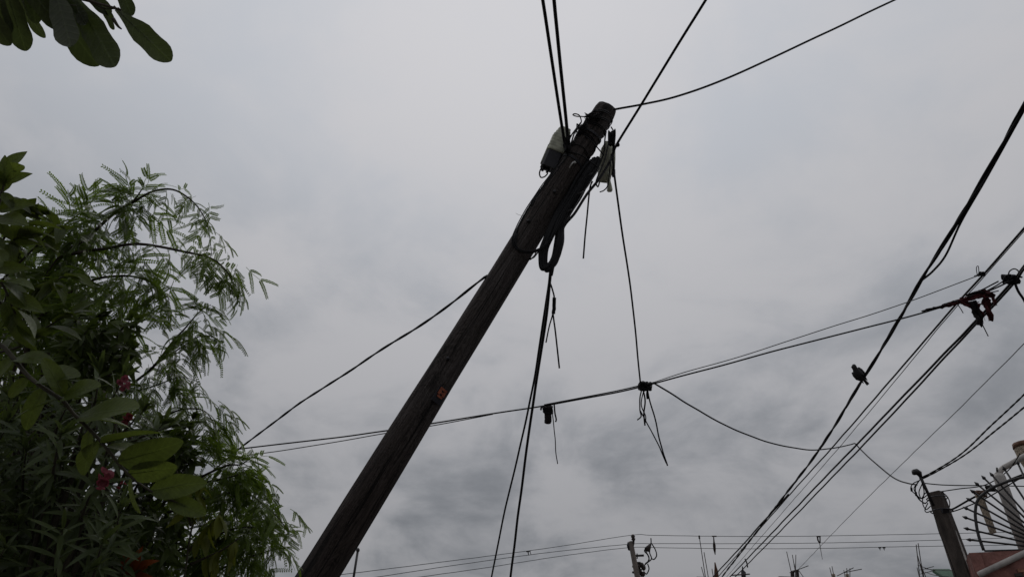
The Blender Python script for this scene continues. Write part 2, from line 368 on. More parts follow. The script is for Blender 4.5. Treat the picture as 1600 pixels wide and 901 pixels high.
# number plate, bolts and a J-hook
pt = pole_front(687, 617, 0.004); n_ = (pt - (BASE + AX * (pt - BASE).dot(AX))).normalized(); sx = AX.cross(n_).normalized()
pl = MB().box(pt + n_ * 0.004, sx * 0.046, AX * 0.066, n_ * 0.005).build('number_plate', DARKP, pole, False)
pl['label'] = 'small dark plate with worn red face'
rm = MB(); q = pt + n_ * 0.0115 + AX * 0.014
for a, b_, c_, d_ in ((-0.034, 0.034, 0.026, 0.044), (-0.034, -0.012, -0.014, 0.024), (0.008, 0.034, -0.014, 0.024), (-0.010, 0.006, -0.002, 0.012), (-0.026, 0.026, -0.034, -0.018)):
    rm.box(q + sx * (a + b_) / 2 + AX * (c_ + d_) / 2, sx * (b_ - a) / 2, AX * (d_ - c_) / 2, n_ * 0.0025)
rm.build('red_marking', REDTAG, pl, False)
for px, py in ((826, 346), (897, 255), (866, 300), (700, 560)):
    p = pole_front(px, py); n2 = (p - (BASE + AX * (p - BASE).dot(AX))).normalized()
    MB().tube([p - n2 * 0.01, p + n2 * 0.018, p + n2 * 0.022], [0.014, 0.014, 0.009], 8).build('bolt', STEEL if py < 300 else DARKP, pole)
p = pole_front(893, 258); n2 = (p - (BASE + AX * (p - BASE).dot(AX))).normalized()
MB().tube(smooth([p, p + n2 * 0.05, p + n2 * 0.06 - AX * 0.03, p + n2 * 0.035 - AX * 0.06], 5), 0.007, 6).build('hook', STEEL, pole)
# short twig-like splinter on the left edge
p = pole_front(815, 337)
MB().tube([p, at(809, 335, depth(p)), at(806, 333, depth(p))], [0.002, 0.0016, 0.0012], 4).build('splinter', GREY, pole)

# ------------------------------------------------------------------ wires
def wire(name, label, cat, pts, wpx, material=BLACK, ext=(0, 0), strands=1, pitch=0.5, wob=0.006, group=None, n=10, down=(0, 0), ref=None):
    """pts = (px, py, depth) or Vectors; wpx = width seen at the mean depth of the ends"""
    P = [p if isinstance(p, Vector) else at(*p) for p in pts]
    rad = plen(wpx * .46, ref if ref else sum(depth(p) for p in P) / len(P))
    S_ = smooth(P, n)
    if ext[0]: d = (S_[0] - S_[1]).normalized(); S_ = [S_[0] + d * ext[0] + Vector((0, 0, down[0]))] + S_
    if ext[1]: d = (S_[-1] - S_[-2]).normalized(); S_ = S_ + [S_[-1] + d * ext[1] + Vector((0, 0, down[1]))]
    if wob: S_ = wobble(resample(S_, 0.12), wob, 1.7, len(label))
    if strands == 1:
        o = MB().tube(S_, rad, 6).build(name, material); return tag(o, label, cat, group)
    S_ = resample(S_, pitch / 8)
    e = thing(name, S_[0], label, cat, group)
    for k in range(strands):
        MB().tube(twist(S_, rad * 0.32, pitch, 2 * math.pi * k / strands), rad * 0.70, 5).build('strand', material, e)
    return e

d0 = pole_d(225) - 0.16
# the pair running up out of the picture over the camera
wire('power_cable', 'left cable of the thick black pair rising from the pole out the top edge', 'cable', [(885, 236, d0), (880, 212, d0 - .02), atz(862, 90, 6.25), atz(848, 0, 6.28)], 5.6, ext=(0, 14), down=(0, .3))
wire('power_cable', 'right cable of the thick black pair rising from the pole out the top edge', 'cable', [(888, 232, d0), (885, 195, d0 - .02), atz(874, 80, 6.42), atz(865.5, 0, 6.45)], 6.0, ext=(0, 14), down=(0, .3))
dR = pole_d(227)
wire('power_cable', 'thick black cable rising right from the pole head out of the top edge', 'cable', [(861, 430, pole_d(420) - .1), (868, 398, pole_d(400) - .1), (880, 356, pole_d(356) - .12), (898, 333, pole_d(333) - .14), (917, 303, pole_d(303) - .13), (936, 279, pole_d(279) - .1), (955, 248, dR - .1), (964, 225, dR - .1), atz(1003, 162, 6.38), atz(1051, 84, 6.48), atz(1103, 0, 6.6)], 5.0, ext=(0, 14), down=(0, .3))
wire('telephone_wire', 'thin black wire curving from the pole top to the upper right edge', 'wire', [(938, 178, 6.36), (962, 171, 6.42), (1005, 163, 6.45), (1060, 150, 6.5), (1140, 121, 6.6), (1262, 65, 6.85), (1400, -1, 7.2)], 3.6, ext=(0, 12))
# down to the left behind the tree
wire('service_cable', 'twisted black cable slanting from mid pole down left into the tree', 'cable', [(762, 430, pole_d(430) + .02), (750, 439, 5.75), (680, 492, 6.0), (598, 546, 6.4), (480, 622, 7.0), (378, 697, 7.7), (325, 742, 8.2), (262, 790, 8.8)], 4.0, strands=2, pitch=0.55, wob=0.012)
# the long messenger line
MS = [(240, 716, 9.7), (330, 706, 9.55), (500, 686, 9.2), (605, 672, 9.0), (682, 660, 8.9), (760, 647.5, 8.8), (840, 635, 8.7), (925, 620, 8.6), (1005, 603, 8.5), (1100, 578, 8.45), (1250, 538, 8.35), (1360, 510, 8.3), (1450, 486, 8.25), (1535, 458, 8.2), (1583, 437, 8.18)]
wire('messenger_line', 'black messenger line crossing the whole picture behind the leaning pole', 'wire', MS, 2.5, ext=(5, 0))
wire('telephone_wire', 'faint thin wire just below the messenger line left of the leaning pole', 'wire', [(330, 720, 9.6), (400, 709, 9.4), (500, 694, 9.2), (600, 677, 9.0), (690, 662, 8.9), (770, 646.5, 8.78)], 1.6, GREY, ext=(5, 0))
wire('telephone_wire', 'faint thin wire above the messenger line at the right', 'wire', [(1018, 598, 8.5), (1075, 580, 8.45), (1160, 556, 8.4), (1250, 526, 8.35), (1400, 478, 8.3), (1533, 429, 8.2)], 1.5, GREY)
wire('telephone_wire', 'short second strand hugging the messenger line between its two clumps', 'wire', [(850, 632, 8.69), (905, 621.5, 8.6), (960, 611, 8.55), (1012, 599, 8.48)], 2.0)
# drops from the coil to the far side
dc = pole_d(425) - 0.1
wire('drop_cable', 'thinner left one of two black cables dropping from the coil to the bottom edge', 'cable', [(862, 412, dc), (858, 440, dc + .05), (848, 505, dc + .5), (836, 585, dc + 1.1), (812, 700, dc + 1.9), (788, 800, dc + 2.6), (768, 901, dc + 3.2)], 3.6, ext=(0, 2.2))
wire('drop_cable', 'thicker right one of two black cables dropping from the coil to the bottom edge', 'cable', [(861, 415, dc), (859, 440, dc + .05), (853, 500, dc + .4), (836, 608, dc + 1.1), (817, 745, dc + 1.9), (798, 901, dc + 2.6)], 4.8, ext=(0, 2.2))
wire('drop_wire', 'thin black wire hanging from the pole head to the messenger line clump', 'wire', [(959, 222, dR - .05), (958, 250, dR), (962, 290, dR + .2), (969, 340, dR + .5), (981, 420, dR + 1.0), (991, 500, dR + 1.5), (997, 560, dR + 1.9), (1001, 602, 8.48)], 3.2)
wire('cut_wire', 'short cut wire end dangling right of the pole below the pale closure', 'wire', [(926, 283, dR - .1), (922, 295, dR - .1), (918, 335, dR - .1), (914, 370, dR - .1), (911, 404, dR - .1)], 3.2)
sl_ = thing('cut_wire', at(865, 462, dc + .2), 'forked pair of cut wire ends dangling beside the drop cables', 'wire')
MB().tube(smooth([at(859, 440, dc + .1), at(863, 452, dc + .2), at(866, 466, dc + .2), at(864, 487, dc + .2), at(868, 520, dc + .2), at(874, 575, dc + .2)], 5), 0.0075, 5).build('strand', BLACK, sl_)
MB().tube(smooth([at(866, 462, dc + .2), at(864, 488, dc + .2), at(858, 510, dc + .2), at(853, 535, dc + .2)], 5), 0.0065, 5).build('strand', BLACK, sl_)
MB().tube(wobble(smooth([at(866, 465, dc + .2), at(866, 478, dc + .2), at(864, 490, dc + .2)], 6), .008, 30, 2), 0.016, 6).build('tape_wrap', BLACK, sl_)
# slack wire to the concrete post
zc = 6.25
wire('telephone_wire', 'slack wire sagging from the messenger clump to the concrete post', 'wire', [(1020, 597, 8.5), (1048, 614, 8.8), (1090, 640, 9.4), (1140, 667, 10.1), (1200, 690, 10.9), (1260, 702, 11.7), (1300, 700, 12.2), atz(1328, 694, zc), atz(1336, 692.5, zc), (1343, 700, 12.4), (1362, 718, 11.7), (1395, 745, 10.8), (1418, 754, 10.1), (1433, 757, 9.8)], 2.4)
# the street run on the right
bundle = [atz(1660, 60, 6.75), atz(1600, 166, 6.66), atz(1540, 272, 6.56), atz(1497, 345, 6.5), atz(1440, 437, 6.43), atz(1380, 541, 6.36), atz(1345, 597, 6.32), atz(1282, 699, 6.28), atz(1220, 781, 6.28), atz(1170, 846, 6.3), atz(1130, 898, 6.35)]
P = smooth(bundle, 24); P = [P[0] + (P[0] - P[1]).normalized() * 9] + P + [P[-1] + (P[-1] - P[-2]).normalized() * 30]
P = wobble(resample(P, 0.055), 0.006, 1.3, 3)
e = thing('cable_bundle', P[0], 'thick twisted black cable bundle at the right with a bird on it', 'cable')
for k, (o_, r_, pt_) in enumerate(((.010, .0145, 1.9), (.0125, .0138, 1.9), (.016, .009, 1.3))): MB().tube(twist(P, o_, pt_, 3.14 * k), r_, 6).build('strand', BLACK, e)
q = smooth([atz(1600, 172, 6.66), atz(1540, 280, 6.53), atz(1502, 346, 6.48), atz(1478, 398, 6.4), atz(1458, 423, 6.41), atz(1440, 438, 6.42)], 10)
MB().tube(q, 0.013, 6).build('loose_strand', BLACK, e)
wire('power_line', 'thin wire left of the bundle near the bottom edge', 'wire', [atz(1232, 772, 6.3), atz(1190, 817, 6.3), atz(1160, 851, 6.3), atz(1122, 892, 6.32)], 2.2, ext=(0, 20))
zb = 6.7
wire('power_line', 'black wire through the torn red cloth from the right edge', 'wire', [atz(1640, 309, zb), atz(1600, 357, zb), atz(1538, 427, zb - .02), atz(1480, 491, zb - .05), atz(1400, 584, zb - .1), atz(1300, 699, zb - .1), atz(1235, 771, zb), atz(1150, 868, zb), atz(1124, 898, zb)], 3.3, ext=(8, 20), ref=9.5)
wire('power_line', 'faint wire running close beside the wire through the red cloth', 'wire', [atz(1640, 316, 6.68), atz(1538, 432, 6.6), atz(1484, 491, 6.6), atz(1405, 587, 6.6), atz(1310, 700, 6.6), atz(1240, 780, 6.6), atz(1165, 866, 6.6), atz(1135, 901, 6.6)], 1.4, GREY, ext=(8, 20), ref=10)
pair1 = [atz(1640, 369, 6.35), atz(1600, 416, 6.35), atz(1582, 440, 6.34), atz(1520, 506, 6.3), atz(1458, 570, 6.28), atz(1400, 630, 6.26), atz(1332, 701, 6.25), atz(1270, 765, 6.28), atz(1210, 828, 6.3), atz(1140, 901, 6.35)]
wire('power_cable', 'upper cable of the black pair running below the torn red cloth', 'cable', pair1, 4.0, ext=(8, 25), ref=9.5)
pair2 = [atz(1640, 372, 6.31), atz(1600, 420, 6.31), atz(1583, 444, 6.3), atz(1524, 507, 6.26), atz(1464, 571, 6.2), atz(1406, 634, 6.16), atz(1340, 704, 6.14), atz(1282, 764, 6.16), atz(1225, 823, 6.2), atz(1156, 893, 6.25)]
wire('power_cable', 'lower cable of the black pair running below the torn red cloth', 'cable', pair2, 3.4, ext=(8, 25), ref=9.5)
wire('jumper_wire', 'short jumper joining two cables of the pair near the bottom edge', 'wire', [atz(1164, 872, 6.32), atz(1167, 879, 6.2), atz(1168, 885, 6.15)], 2.2)
wire('telephone_wire', 'very thin grey wire falling from the right edge to a rebar stub', 'wire', [(1640, 497, 9.5), (1600, 537, 10), (1500, 637, 12), (1420, 714, 14.5), (1330, 803, 19), (1247, 889, 25)], 1.25, GREY, ext=(8, 0), ref=12)
# wires of the concrete post
wire('service_cable', 'upper of two twisted cables from the steel mast to the right edge', 'cable', [(1437, 747, 9.75), (1460, 735, 9.6), (1500, 710, 9.3), (1545, 668, 8.9), (1600, 616, 8.4)], 3.0, strands=2, pitch=0.24, ext=(0, 10))
wire('service_cable', 'lower of two twisted cables from the steel mast to the right edge', 'cable', [(1438, 749, 9.75), (1465, 735, 9.6), (1505, 712, 9.3), (1550, 677, 8.9), (1600, 636, 8.4)], 3.0, strands=2, pitch=0.24, ext=(0, 10))
wire('telephone_wire', 'flat thin wire from the steel mast to the spiked fan', 'wire', [(1440, 754, 9.75), (1475, 757, 9.8), (1530, 758, 9.9), (1600, 759, 10)], 1.8, ext=(0, 5))
wire('telephone_wire', 'thin wire rising from the concrete post top toward the spiked fan', 'wire', [(1466, 768, 9.85), (1500, 763, 9.9), (1540, 757, 9.95), (1575, 735, 9.8), (1594, 708, 9.7)], 1.8)
wire('service_cable', 'thick upper black cable from the concrete post through the spiked fan', 'cable', [(1478, 797, 9.8), (1490, 794, 9.8), (1515, 780, 9.7), (1545, 765, 9.6), (1575, 750, 9.5), (1600, 740, 9.4)], 3.4, ext=(0, 6))
wire('service_cable', 'thin lower cable from the concrete post through the spiked fan', 'cable', [(1480, 801, 9.8), (1500, 795, 9.75), (1540, 778, 9.6), (1575, 758, 9.5), (1600, 744, 9.4)], 2.0, ext=(0, 6))

# ------------------------------------------------------------------ gear on the pole head
def closure_left():
    a, b = at(883, 202, 6.42), at(856, 266, 6.28); ax = (b - a).normalized(); ln = (b - a).length
    vw = (FWD - ax * FWD.dot(ax)).normalized(); sd_ = ax.cross(vw).normalized()
    e = thing('splice_box', b, 'pale ribbed splice box on the left of the pole head', 'splice box')
    hw, hd = 0.083, 0.06
    v = []; f = []; NR, NK = 26, 20
    for i in range(NR + 1):
        t = i / NR * 0.60; s = 1.0 + (0.05 if i % 3 == 0 else 0.0); s *= min(1, 0.62 + 0.9 * i / NR) if i < 10 else 1
        for k in range(NK):
            an = 2 * math.pi * k / NK; c_, s_ = math.cos(an), math.sin(an)
            x = math.copysign(abs(c_) ** 0.45, c_) * hw * s; y = math.copysign(abs(s_) ** 0.45, s_) * hd * s
            v.append(a + ax * (ln * t) + sd_ * x + vw * y)
    for i in range(NR):
        for k in range(NK): f.append((i * NK + k, i * NK + (k + 1) % NK, (i + 1) * NK + (k + 1) % NK, (i + 1) * NK + k))
    f.append(tuple(range(NK - 1, -1, -1))); f.append(tuple(NR * NK + k for k in range(NK)))
    MB().add(v, f).build('cover', PALE, e)
    MB().box(a + ax * (ln * 0.78), sd_ * hw * 0.93, vw * hd * 0.9, ax * (ln * 0.19), 0.02).build('base', DARKP, e, False)
    MB().box(a + ax * (ln * 0.70) - sd_ * hw * 0.97, sd_ * 0.008, vw * 0.03, ax * (ln * 0.2)).build('latch', PALE, e, False)
    for k in (-1, 0, 1):
        p0 = a + ax * (ln * 0.95) + sd_ * 0.045 * k
        MB().tube([p0, p0 + ax * 0.05], [0.016, 0.012], 8).build('cable_gland', DARKP, e)
    dl = depth(b)
    MB().tube(smooth([at(855, 264, dl), at(847, 262, dl), at(843, 270, dl), at(845, 277, dl), at(851, 276, dl), at(856, 271, dl)], 6), 0.0065, 6).build('wire_loop', BLACK, e)
    return e
closure_left()
def closure_right():
    dq = 6.42
    e = thing('cable_closure', at(950, 262, dq), 'pale broken plastic cable closure hanging right of the pole head', 'cable closure')
    def shell(c, rad, name, arc=(0, 2 * math.pi), mtl=PALE, NK=14):
        v = []; f = []
        for i, (p, r_) in enumerate(zip(c, rad)):
            ax = (c[min(i + 1, len(c) - 1)] - c[max(i - 1, 0)]).normalized(); u = ax.cross(FWD).normalized(); w_ = u.cross(ax)
            for k in range(NK + 1):
                an = arc[0] + (arc[1] - arc[0]) * k / NK
                v.append(p + (u * math.cos(an) + w_ * math.sin(an)) * r_)
        for i in range(len(c) - 1):
            for k in range(NK): f.append((i * (NK + 1) + k, i * (NK + 1) + k + 1, (i + 1) * (NK + 1) + k + 1, (i + 1) * (NK + 1) + k))
        o = MB().add(v, f).build(name, mtl, e); s = o.modifiers.new('solid', 'SOLIDIFY'); s.thickness = 0.004; return o
    shell([at(951, 222, dq), at(949, 234, dq), at(947, 252, dq), at(945, 270, dq), at(943, 284, dq)], [plen(x, dq) for x in (5, 9.5, 11, 10.5, 9.5)], 'shell')
    shell([at(958, 228, dq + .02), at(957.5, 248, dq + .02), at(957, 266, dq + .02)], [plen(x, dq) for x in (3, 3.6, 3.2)], 'sleeve')
    t = MB(); cpts = [at(949, 268, dq - .05), at(951, 283, dq - .05), at(952.5, 292, dq - .05), at(952.5, 300, dq - .05)]
    t.tube(smooth(cpts, 4), [plen(x, dq) for x in (2.5, 2.6, 2.7, 2.8, 3, 3.2, 3.4, 3.6, 3.8, 4.2, 4.6, 4.4, 2.8)], 8).build('torn_flap', PALE, e)
    t = MB(); t.tube([at(958, 265, dq), at(958.5, 272, dq), at(958, 277, dq)], [plen(3.5, dq), plen(3.2, dq), plen(1.5, dq)], 8).build('boot', DARKP, e)
    MB().tube(smooth([at(955, 240, dq - .1), at(953, 262, dq - .1), at(950, 288, dq - .1), at(944, 297, dq - .1), at(937, 300, dq - .1)], 6), 0.006, 5).build('wire_tail', BLACK, e)
closure_right()

# thick folded cable bundle strapped on the right of the pole and its hanging loop
e = thing('slack_cable_coil', at(880, 360, pole_d(360) - .08), 'thick black coil of slack cable strapped right of the pole and hanging below', 'cable coil')
loop = [(930, 250, -.02), (926, 262, -.04), (912, 285, -.05), (899, 308, -.05), (886, 330, -.06), (876, 352, -.08), (873.5, 378, -.1), (869, 398, -.1), (862, 413, -.1), (855, 420, -.1), (849.5, 416, -.09), (848.5, 402, -.09), (851, 388, -.09), (859, 366, -.09), (872, 338, -.07), (890, 308, -.05), (905, 280, -.05), (922, 256, -.03)]
offs = [(0, 0), (4.6, 0.9), (-4.0, -1.2), (1.6, 4), (-2.0, -4), (6.4, -2), (-5.6, 1.6), (3, -4)]
for k, (ox, oy) in enumerate(offs):
    P = []
    for i, (px, py, dd) in enumerate(loop):
        c_ = 1.0 if i < 5 or i > 14 else 0.75
        jt = random.Random(k * 31 + i); P.append(at(px + ox * c_ + jt.uniform(-1.4, 1.4), py + oy * 0.7 * c_ + jt.uniform(-1.6, 1.6), pole_d(py) + dd + 0.012 * math.sin(k * 2.2 + i * .4)))
    MB().tube(smooth(P, 7), 0.0185, 7).build('strand', BLACK, e)
for (px, py, L_) in ((900, 306, 13), (886, 332, 9), (864, 408, 10), (918, 276, 12)):
    c = at(px, py, pole_d(py) - .05); P = []
    for i in range(22):
        an = 2 * math.pi * i / 10
        P.append(c + RIGHT * plen(L_, 6.1) * math.cos(an) * .85 + UP * (plen(L_, 6.1) * math.cos(an) * .45 + 0.012 * (i / 22)) - FWD * 0.06 * math.sin(an))
    MB().tube(P, 0.0035, 5).build('wire_tie', GREY, e)
# big flat loop lying on the pole face
e = thing('slack_cable_loop', pole_front(840, 380, .02), 'long narrow loop of slack cable lying along the pole face', 'cable loop')
lp = [(899, 222), (888, 240), (868, 266), (846, 296), (826, 326), (811, 353), (804, 371), (806, 385), (816, 392), (832, 393), (847, 387), (860, 374), (872, 352), (886, 324), (902, 296), (921, 262)]
for k in range(4):
    P = []
    for i, (px, py) in enumerate(lp):
        ox = (-1.6, 0.4, 2.2, -3.4)[k] * (1 if i < 8 else -0.6); oy = (0.8, -1.0, 1.8, -0.4)[k]
        t = pole_t(py); P.append(at(px + ox, py + oy, pole_d(py) - prad(t) * (0.55 if i < 6 else 1.05) - .02))
    MB().tube(wobble(smooth(P, 8), .003, 8, k), (0.0075, 0.0065, 0.007, 0.0045)[k], 6).build('strand', BLACK, e)
MB().tube(smooth([at(838, 391, 5.85), at(836, 398, 5.85), at(829, 405, 5.85), at(827, 404, 5.85)] + [at(834, 402, 5.85), at(842, 392, 5.85)], 6), 0.006, 5).build('strand', BLACK, e)
# tangle of thin wires round the pole head
dh = pole_d(190) - 0.14
TG = [
    ([(940, 176, 0), (925, 182, -.02), (908, 182.5, 0), (900, 182, 0), (895, 179.5, 0), (898, 178, 0), (904, 180, 0), (907, 184, 0), (908.5, 191, 0), (904, 198, 0)], 2.0, 'thin looped wire end sticking out left of the pole head'),
    ([(908, 191, 0), (901, 200, .05), (894, 210, .06), (889, 222, .03), (884, 240, 0)], 2.4, 'short curved wire along the upper left of the pole head'),
    ([(905, 195, 0), (898, 208, .03), (893, 222, .02), (884, 246, .0), (872, 262, 0)], 2.6, 'short thick wire running down beside the pale splice box'),
    ([(930, 172, 0), (922, 178, -.02), (916, 186, -.01), (911, 195, 0), (903, 207, 0), (897, 224, 0)], 2.2, 'thin wire down the left flank of the pole head'),
    ([(955, 198, .05), (960, 208, .1), (960, 222, .1), (957, 240, .08), (952, 256, .05)], 2.2, 'short wire curving down the right of the pole head'),
    ([(947, 205, .02), (945, 222, .03), (943, 240, .04), (936, 258, .02), (928, 270, 0)], 2.4, 'short wire between pole and pale closure'),
    ([(951, 205, .02), (950, 225, .02), (946, 246, .0), (938, 266, -.02), (931, 284, -.02), (934, 292, 0), (937, 284, .0)], 2.4, 'wire with a small hooked end below the pole head'),
    ([(912, 209, 0), (925, 222, -.03), (938, 236, -.01), (944, 243, .02)], 2.0, 'wire crossing the pole face near its head'),
    ([(893, 238, 0), (908, 243, -.03), (922, 252, -.02), (934, 262, .02)], 2.2, 'wire crossing the pole face beside the hook'),
    ([(937, 262, 0), (922, 285, -.03), (906, 310, -.03), (894, 330, -.02), (884, 346, 0)], 1.8, 'pale grey wire along the right flank of the pole'),
    ([(874, 262, 0), (858, 282, 0), (842, 303, 0), (830, 322, 0)], 1.8, 'thin wire leaving the splice box down the left flank'),
]
for k, (pp, wd, lab) in enumerate(TG):
    P = [at(px, py, pole_d(py) - 0.125 + o_) for px, py, o_ in pp]
    o = MB().tube(wobble(smooth(P, 7), .004, 9, k), plen(wd / 2, 6.2), 5).build('loose_wire', GREY if 'grey' in lab else BLACK); tag(o, lab, 'wire', 'loose wires at the pole head')
def tangle(name, label, c, rx, ry, rz, n, rad, seed, material=BLACK, cat='cable clump', tails=()):
    rs = random.Random(seed); e = thing(name, c, label, cat)
    for k in range(n):
        P = []; ph = rs.uniform(0, 6.28); f1, f2, f3 = rs.randint(1, 3), rs.randint(1, 3), rs.randint(1, 2); p2, p3 = rs.uniform(0, 6.28), rs.uniform(0, 6.28); s = rs.uniform(.6, 1)
        for i in range(26):
            a = i / 25 * 5.6
            P.append(c + RIGHT * rx * s * math.sin(f1 * a + ph) + UP * ry * s * math.sin(f2 * a + p2) + FWD * rz * s * math.sin(f3 * a + p3))
        MB().tube(P, rad * rs.uniform(.7, 1.2), 5).build('loop', material, e)
    for pts, wd in tails:
        P = [at(*q) for q in pts]; MB().tube(wobble(smooth(P, 6), .006, 6, seed), plen(wd / 2, pts[0][2]), 5).build('wire_tail', material, e)
    return e
pf = at(926, 184, pole_d(184) - .13)
tangle('wire_knot', 'knot of wires tied round the top of the pole', pf, 0.085, 0.04, 0.05, 5, 0.0034, 3, BLACK, 'wire knot')
tangle('wire_knot', 'knot of wires at the pale closure right of the pole head', at(956, 216, dR - .06), 0.035, 0.09, 0.04, 7, 0.005, 5, BLACK, 'wire knot', tails=[([(964, 225, dR - .1), (966, 227, dR - .1), (962, 228, dR - .1)], 6)])
tangle('wire_knot', 'knot of wires where the thick cable pair meets the pole', at(886, 226, d0), 0.03, 0.08, 0.03, 6, 0.007, 6, BLACK, 'wire knot')
tangle('wire_knot', 'knot of wires on the upper left flank of the pole head', at(909, 202, pole_d(202) - .12), 0.055, 0.06, 0.04, 7, 0.0036, 16, BLACK, 'wire knot')

# clumps on the messenger line
dm = 8.68
e = tangle('cable_clump', 'black taped lump hanging from the messenger line with a long tail', at(856, 640, dm), 0.06, 0.04, 0.05, 8, 0.012, 8, tails=[
    ([(866, 632, dm), (867, 645, dm), (869, 655, dm), (868, 659, dm)], 2.6), ([(862, 640, dm), (866, 670, dm), (868, 700, dm), (871, 724, dm)], 1.6), ([(851, 634, dm), (846, 636, dm), (845, 640, dm)], 3)])
MB().tube(wobble(smooth([at(856, 634, dm), at(857, 645, dm), at(856, 656, dm), at(856, 662, dm)], 6), .012, 14, 4), [plen(x, dm) for x in (5, 6, 6, 6, 5.5, 6, 5.5, 5.8, 5.5, 5.8, 5.6, 5.6, 5.8, 5.8, 5.4, 5.4, 5.2, 5, 3)][:19], 9).build('taped_joint', RAG, e)
dm = 8.48
tangle('cable_clump', 'black knot on the messenger line with long dangling cut wires', at(1008, 603, dm), 0.075, 0.05, 0.05, 11, 0.0105, 9, tails=[
    ([(1003, 606, dm), (1000, 622, dm), (1000, 640, dm), (1002, 650, dm), (996, 656, dm)], 2.2),
    ([(1004, 606, dm), (1008, 625, dm), (1006, 645, dm), (1008, 664, dm)], 2.6),
    ([(1000, 640, dm), (1012, 662, dm), (1028, 693, dm), (1041, 723, dm)], 2.0),
    ([(1011, 606, dm), (1016, 628, dm), (1024, 655, dm), (1031, 690, dm), (1043, 727, dm)], 2.4),
    ([(1012, 606, dm), (1011, 615, dm), (1012, 623, dm)], 3.2), ([(1006, 608, dm), (1002, 632, dm), (1009, 650, dm), (1008, 662, dm)], 1.8)])
dm = depth(pair1 and atz(1582, 440, 6.34))
tangle('cable_clump', 'black knot of wire ends joining the street cables at the right edge', at(1579, 436, dm), 0.085, 0.055, 0.06, 12, 0.011, 10, tails=[
    ([(1585, 440, dm), (1592, 456, dm), (1602, 472, dm), (1615, 500, dm)], 4.0), ([(1575, 432, dm), (1577, 424, dm), (1584, 420, dm), (1591, 424, dm), (1590, 431, dm)], 2.0),
    ([(1590, 432, dm), (1597, 433, dm)], 3), ([(1560, 439, dm), (1540, 450, dm), (1515, 460, dm)], 2.4), ([(1570, 437, dm), (1545, 453, dm), (1520, 462, dm)], 2.2), ([(1560, 454, dm), (1540, 459, dm), (1525, 461, dm)], 1.8)])
dm = 8.2
tangle('cable_clump', 'small wire knot with a thin upright loop above the red cloth', at(1535, 428, dm), 0.03, 0.025, 0.03, 5, 0.007, 12, tails=[
    ([(1527, 430, dm), (1526, 418, dm), (1529, 416, dm), (1530, 430, dm)], 1.2), ([(1522, 431, dm), (1536, 426, dm)], 1.4)])

# torn dark red cloth caught in the wires
def strip(mb, pts, w0, w1, seed, n=8, nj=6, rag=0.35):
    rs = random.Random(seed); P = smooth([at(*p) for p in pts], n); v = []; f = []; m_ = len(P)
    for i, p in enumerate(P):
        t = (P[min(i + 1, m_ - 1)] - P[max(i - 1, 0)]).normalized(); u = t.cross(FWD).normalized(); wd = w0 + (w1 - w0) * i / (m_ - 1)
        wd *= 1 + rag * noise.noise(Vector((i * .45, seed, 0)))
        for j in range(nj + 1):
            x = j / nj - .5; z = 0.05 * noise.noise(Vector((i * .16, j * .55, seed * 3.1))) + 0.016 * math.sin(j * 1.9 + i * .12)
            e_ = t * (0.05 * rs.uniform(-1, 1) if i == m_ - 1 else 0)
            v.append(p + u * wd * x * (1 + (.16 * rs.uniform(-1, 1) if j in (0, nj) else 0)) + FWD * z + e_)
    for i in range(m_ - 1):
        for j in range(nj): f.append((i * (nj + 1) + j, i * (nj + 1) + j + 1, (i + 1) * (nj + 1) + j + 1, (i + 1) * (nj + 1) + j))
    mb.add(v, f)
dm = 8.12
cl = thing('torn_cloth', at(1510, 465, dm), 'torn dark red cloth caught where the messenger line meets the street cables', 'cloth')
def scrap(name, strips, mtl):
    mb = MB()
    for s in strips: strip(mb, *s)
    o = mb.build(name, mtl, cl); s = o.modifiers.new('solid', 'SOLIDIFY'); s.thickness = 0.004
scrap('rag', [([(1470, 480, dm), (1490, 474, dm), (1512, 467, dm), (1532, 461, dm), (1550, 460, dm)], .04, .07, 1), ([(1500, 467, dm), (1510, 474, dm), (1521, 478, dm), (1529, 476, dm)], .07, .05, 2)], CLOTH)
scrap('rag', [([(1537, 459, dm), (1541, 470, dm), (1544, 483, dm), (1547, 496, dm)], .09, .06, 3)], CLOTH)
scrap('rag', [([(1545, 458, dm), (1551, 463, dm), (1554, 473, dm)], .06, .02, 4), ([(1524, 458, dm + .02), (1538, 456, dm + .02), (1549, 460, dm + .02)], .05, .06, 14)], CLOTH)
scrap('rag', [([(1518, 470, dm - .03), (1524, 483, dm - .03), (1529, 495, dm - .03), (1534, 508, dm - .03)], .05, .08, 5)], RAG)
scrap('rag', [([(1525, 477, dm - .01), (1531, 486, dm - .01), (1535, 497, dm - .01)], .04, .05, 15)], CLOTH)
scrap('rag', [([(1441, 486, dm), (1452, 483, dm), (1466, 480, dm), (1480, 475, dm), (1500, 470, dm)], .02, .035, 6), ([(1510, 462, dm), (1530, 457, dm), (1548, 462, dm)], .04, .03, 7)], RAG)
MB().tube([at(1533, 503, dm), at(1538, 513, dm), at(1544, 525, dm)], 0.006, 5).build('thread', BLACK, cl)
MB().tube([at(1496, 475, dm), at(1501, 482, dm), at(1505, 489, dm)], 0.005, 5).build('thread', BLACK, cl)

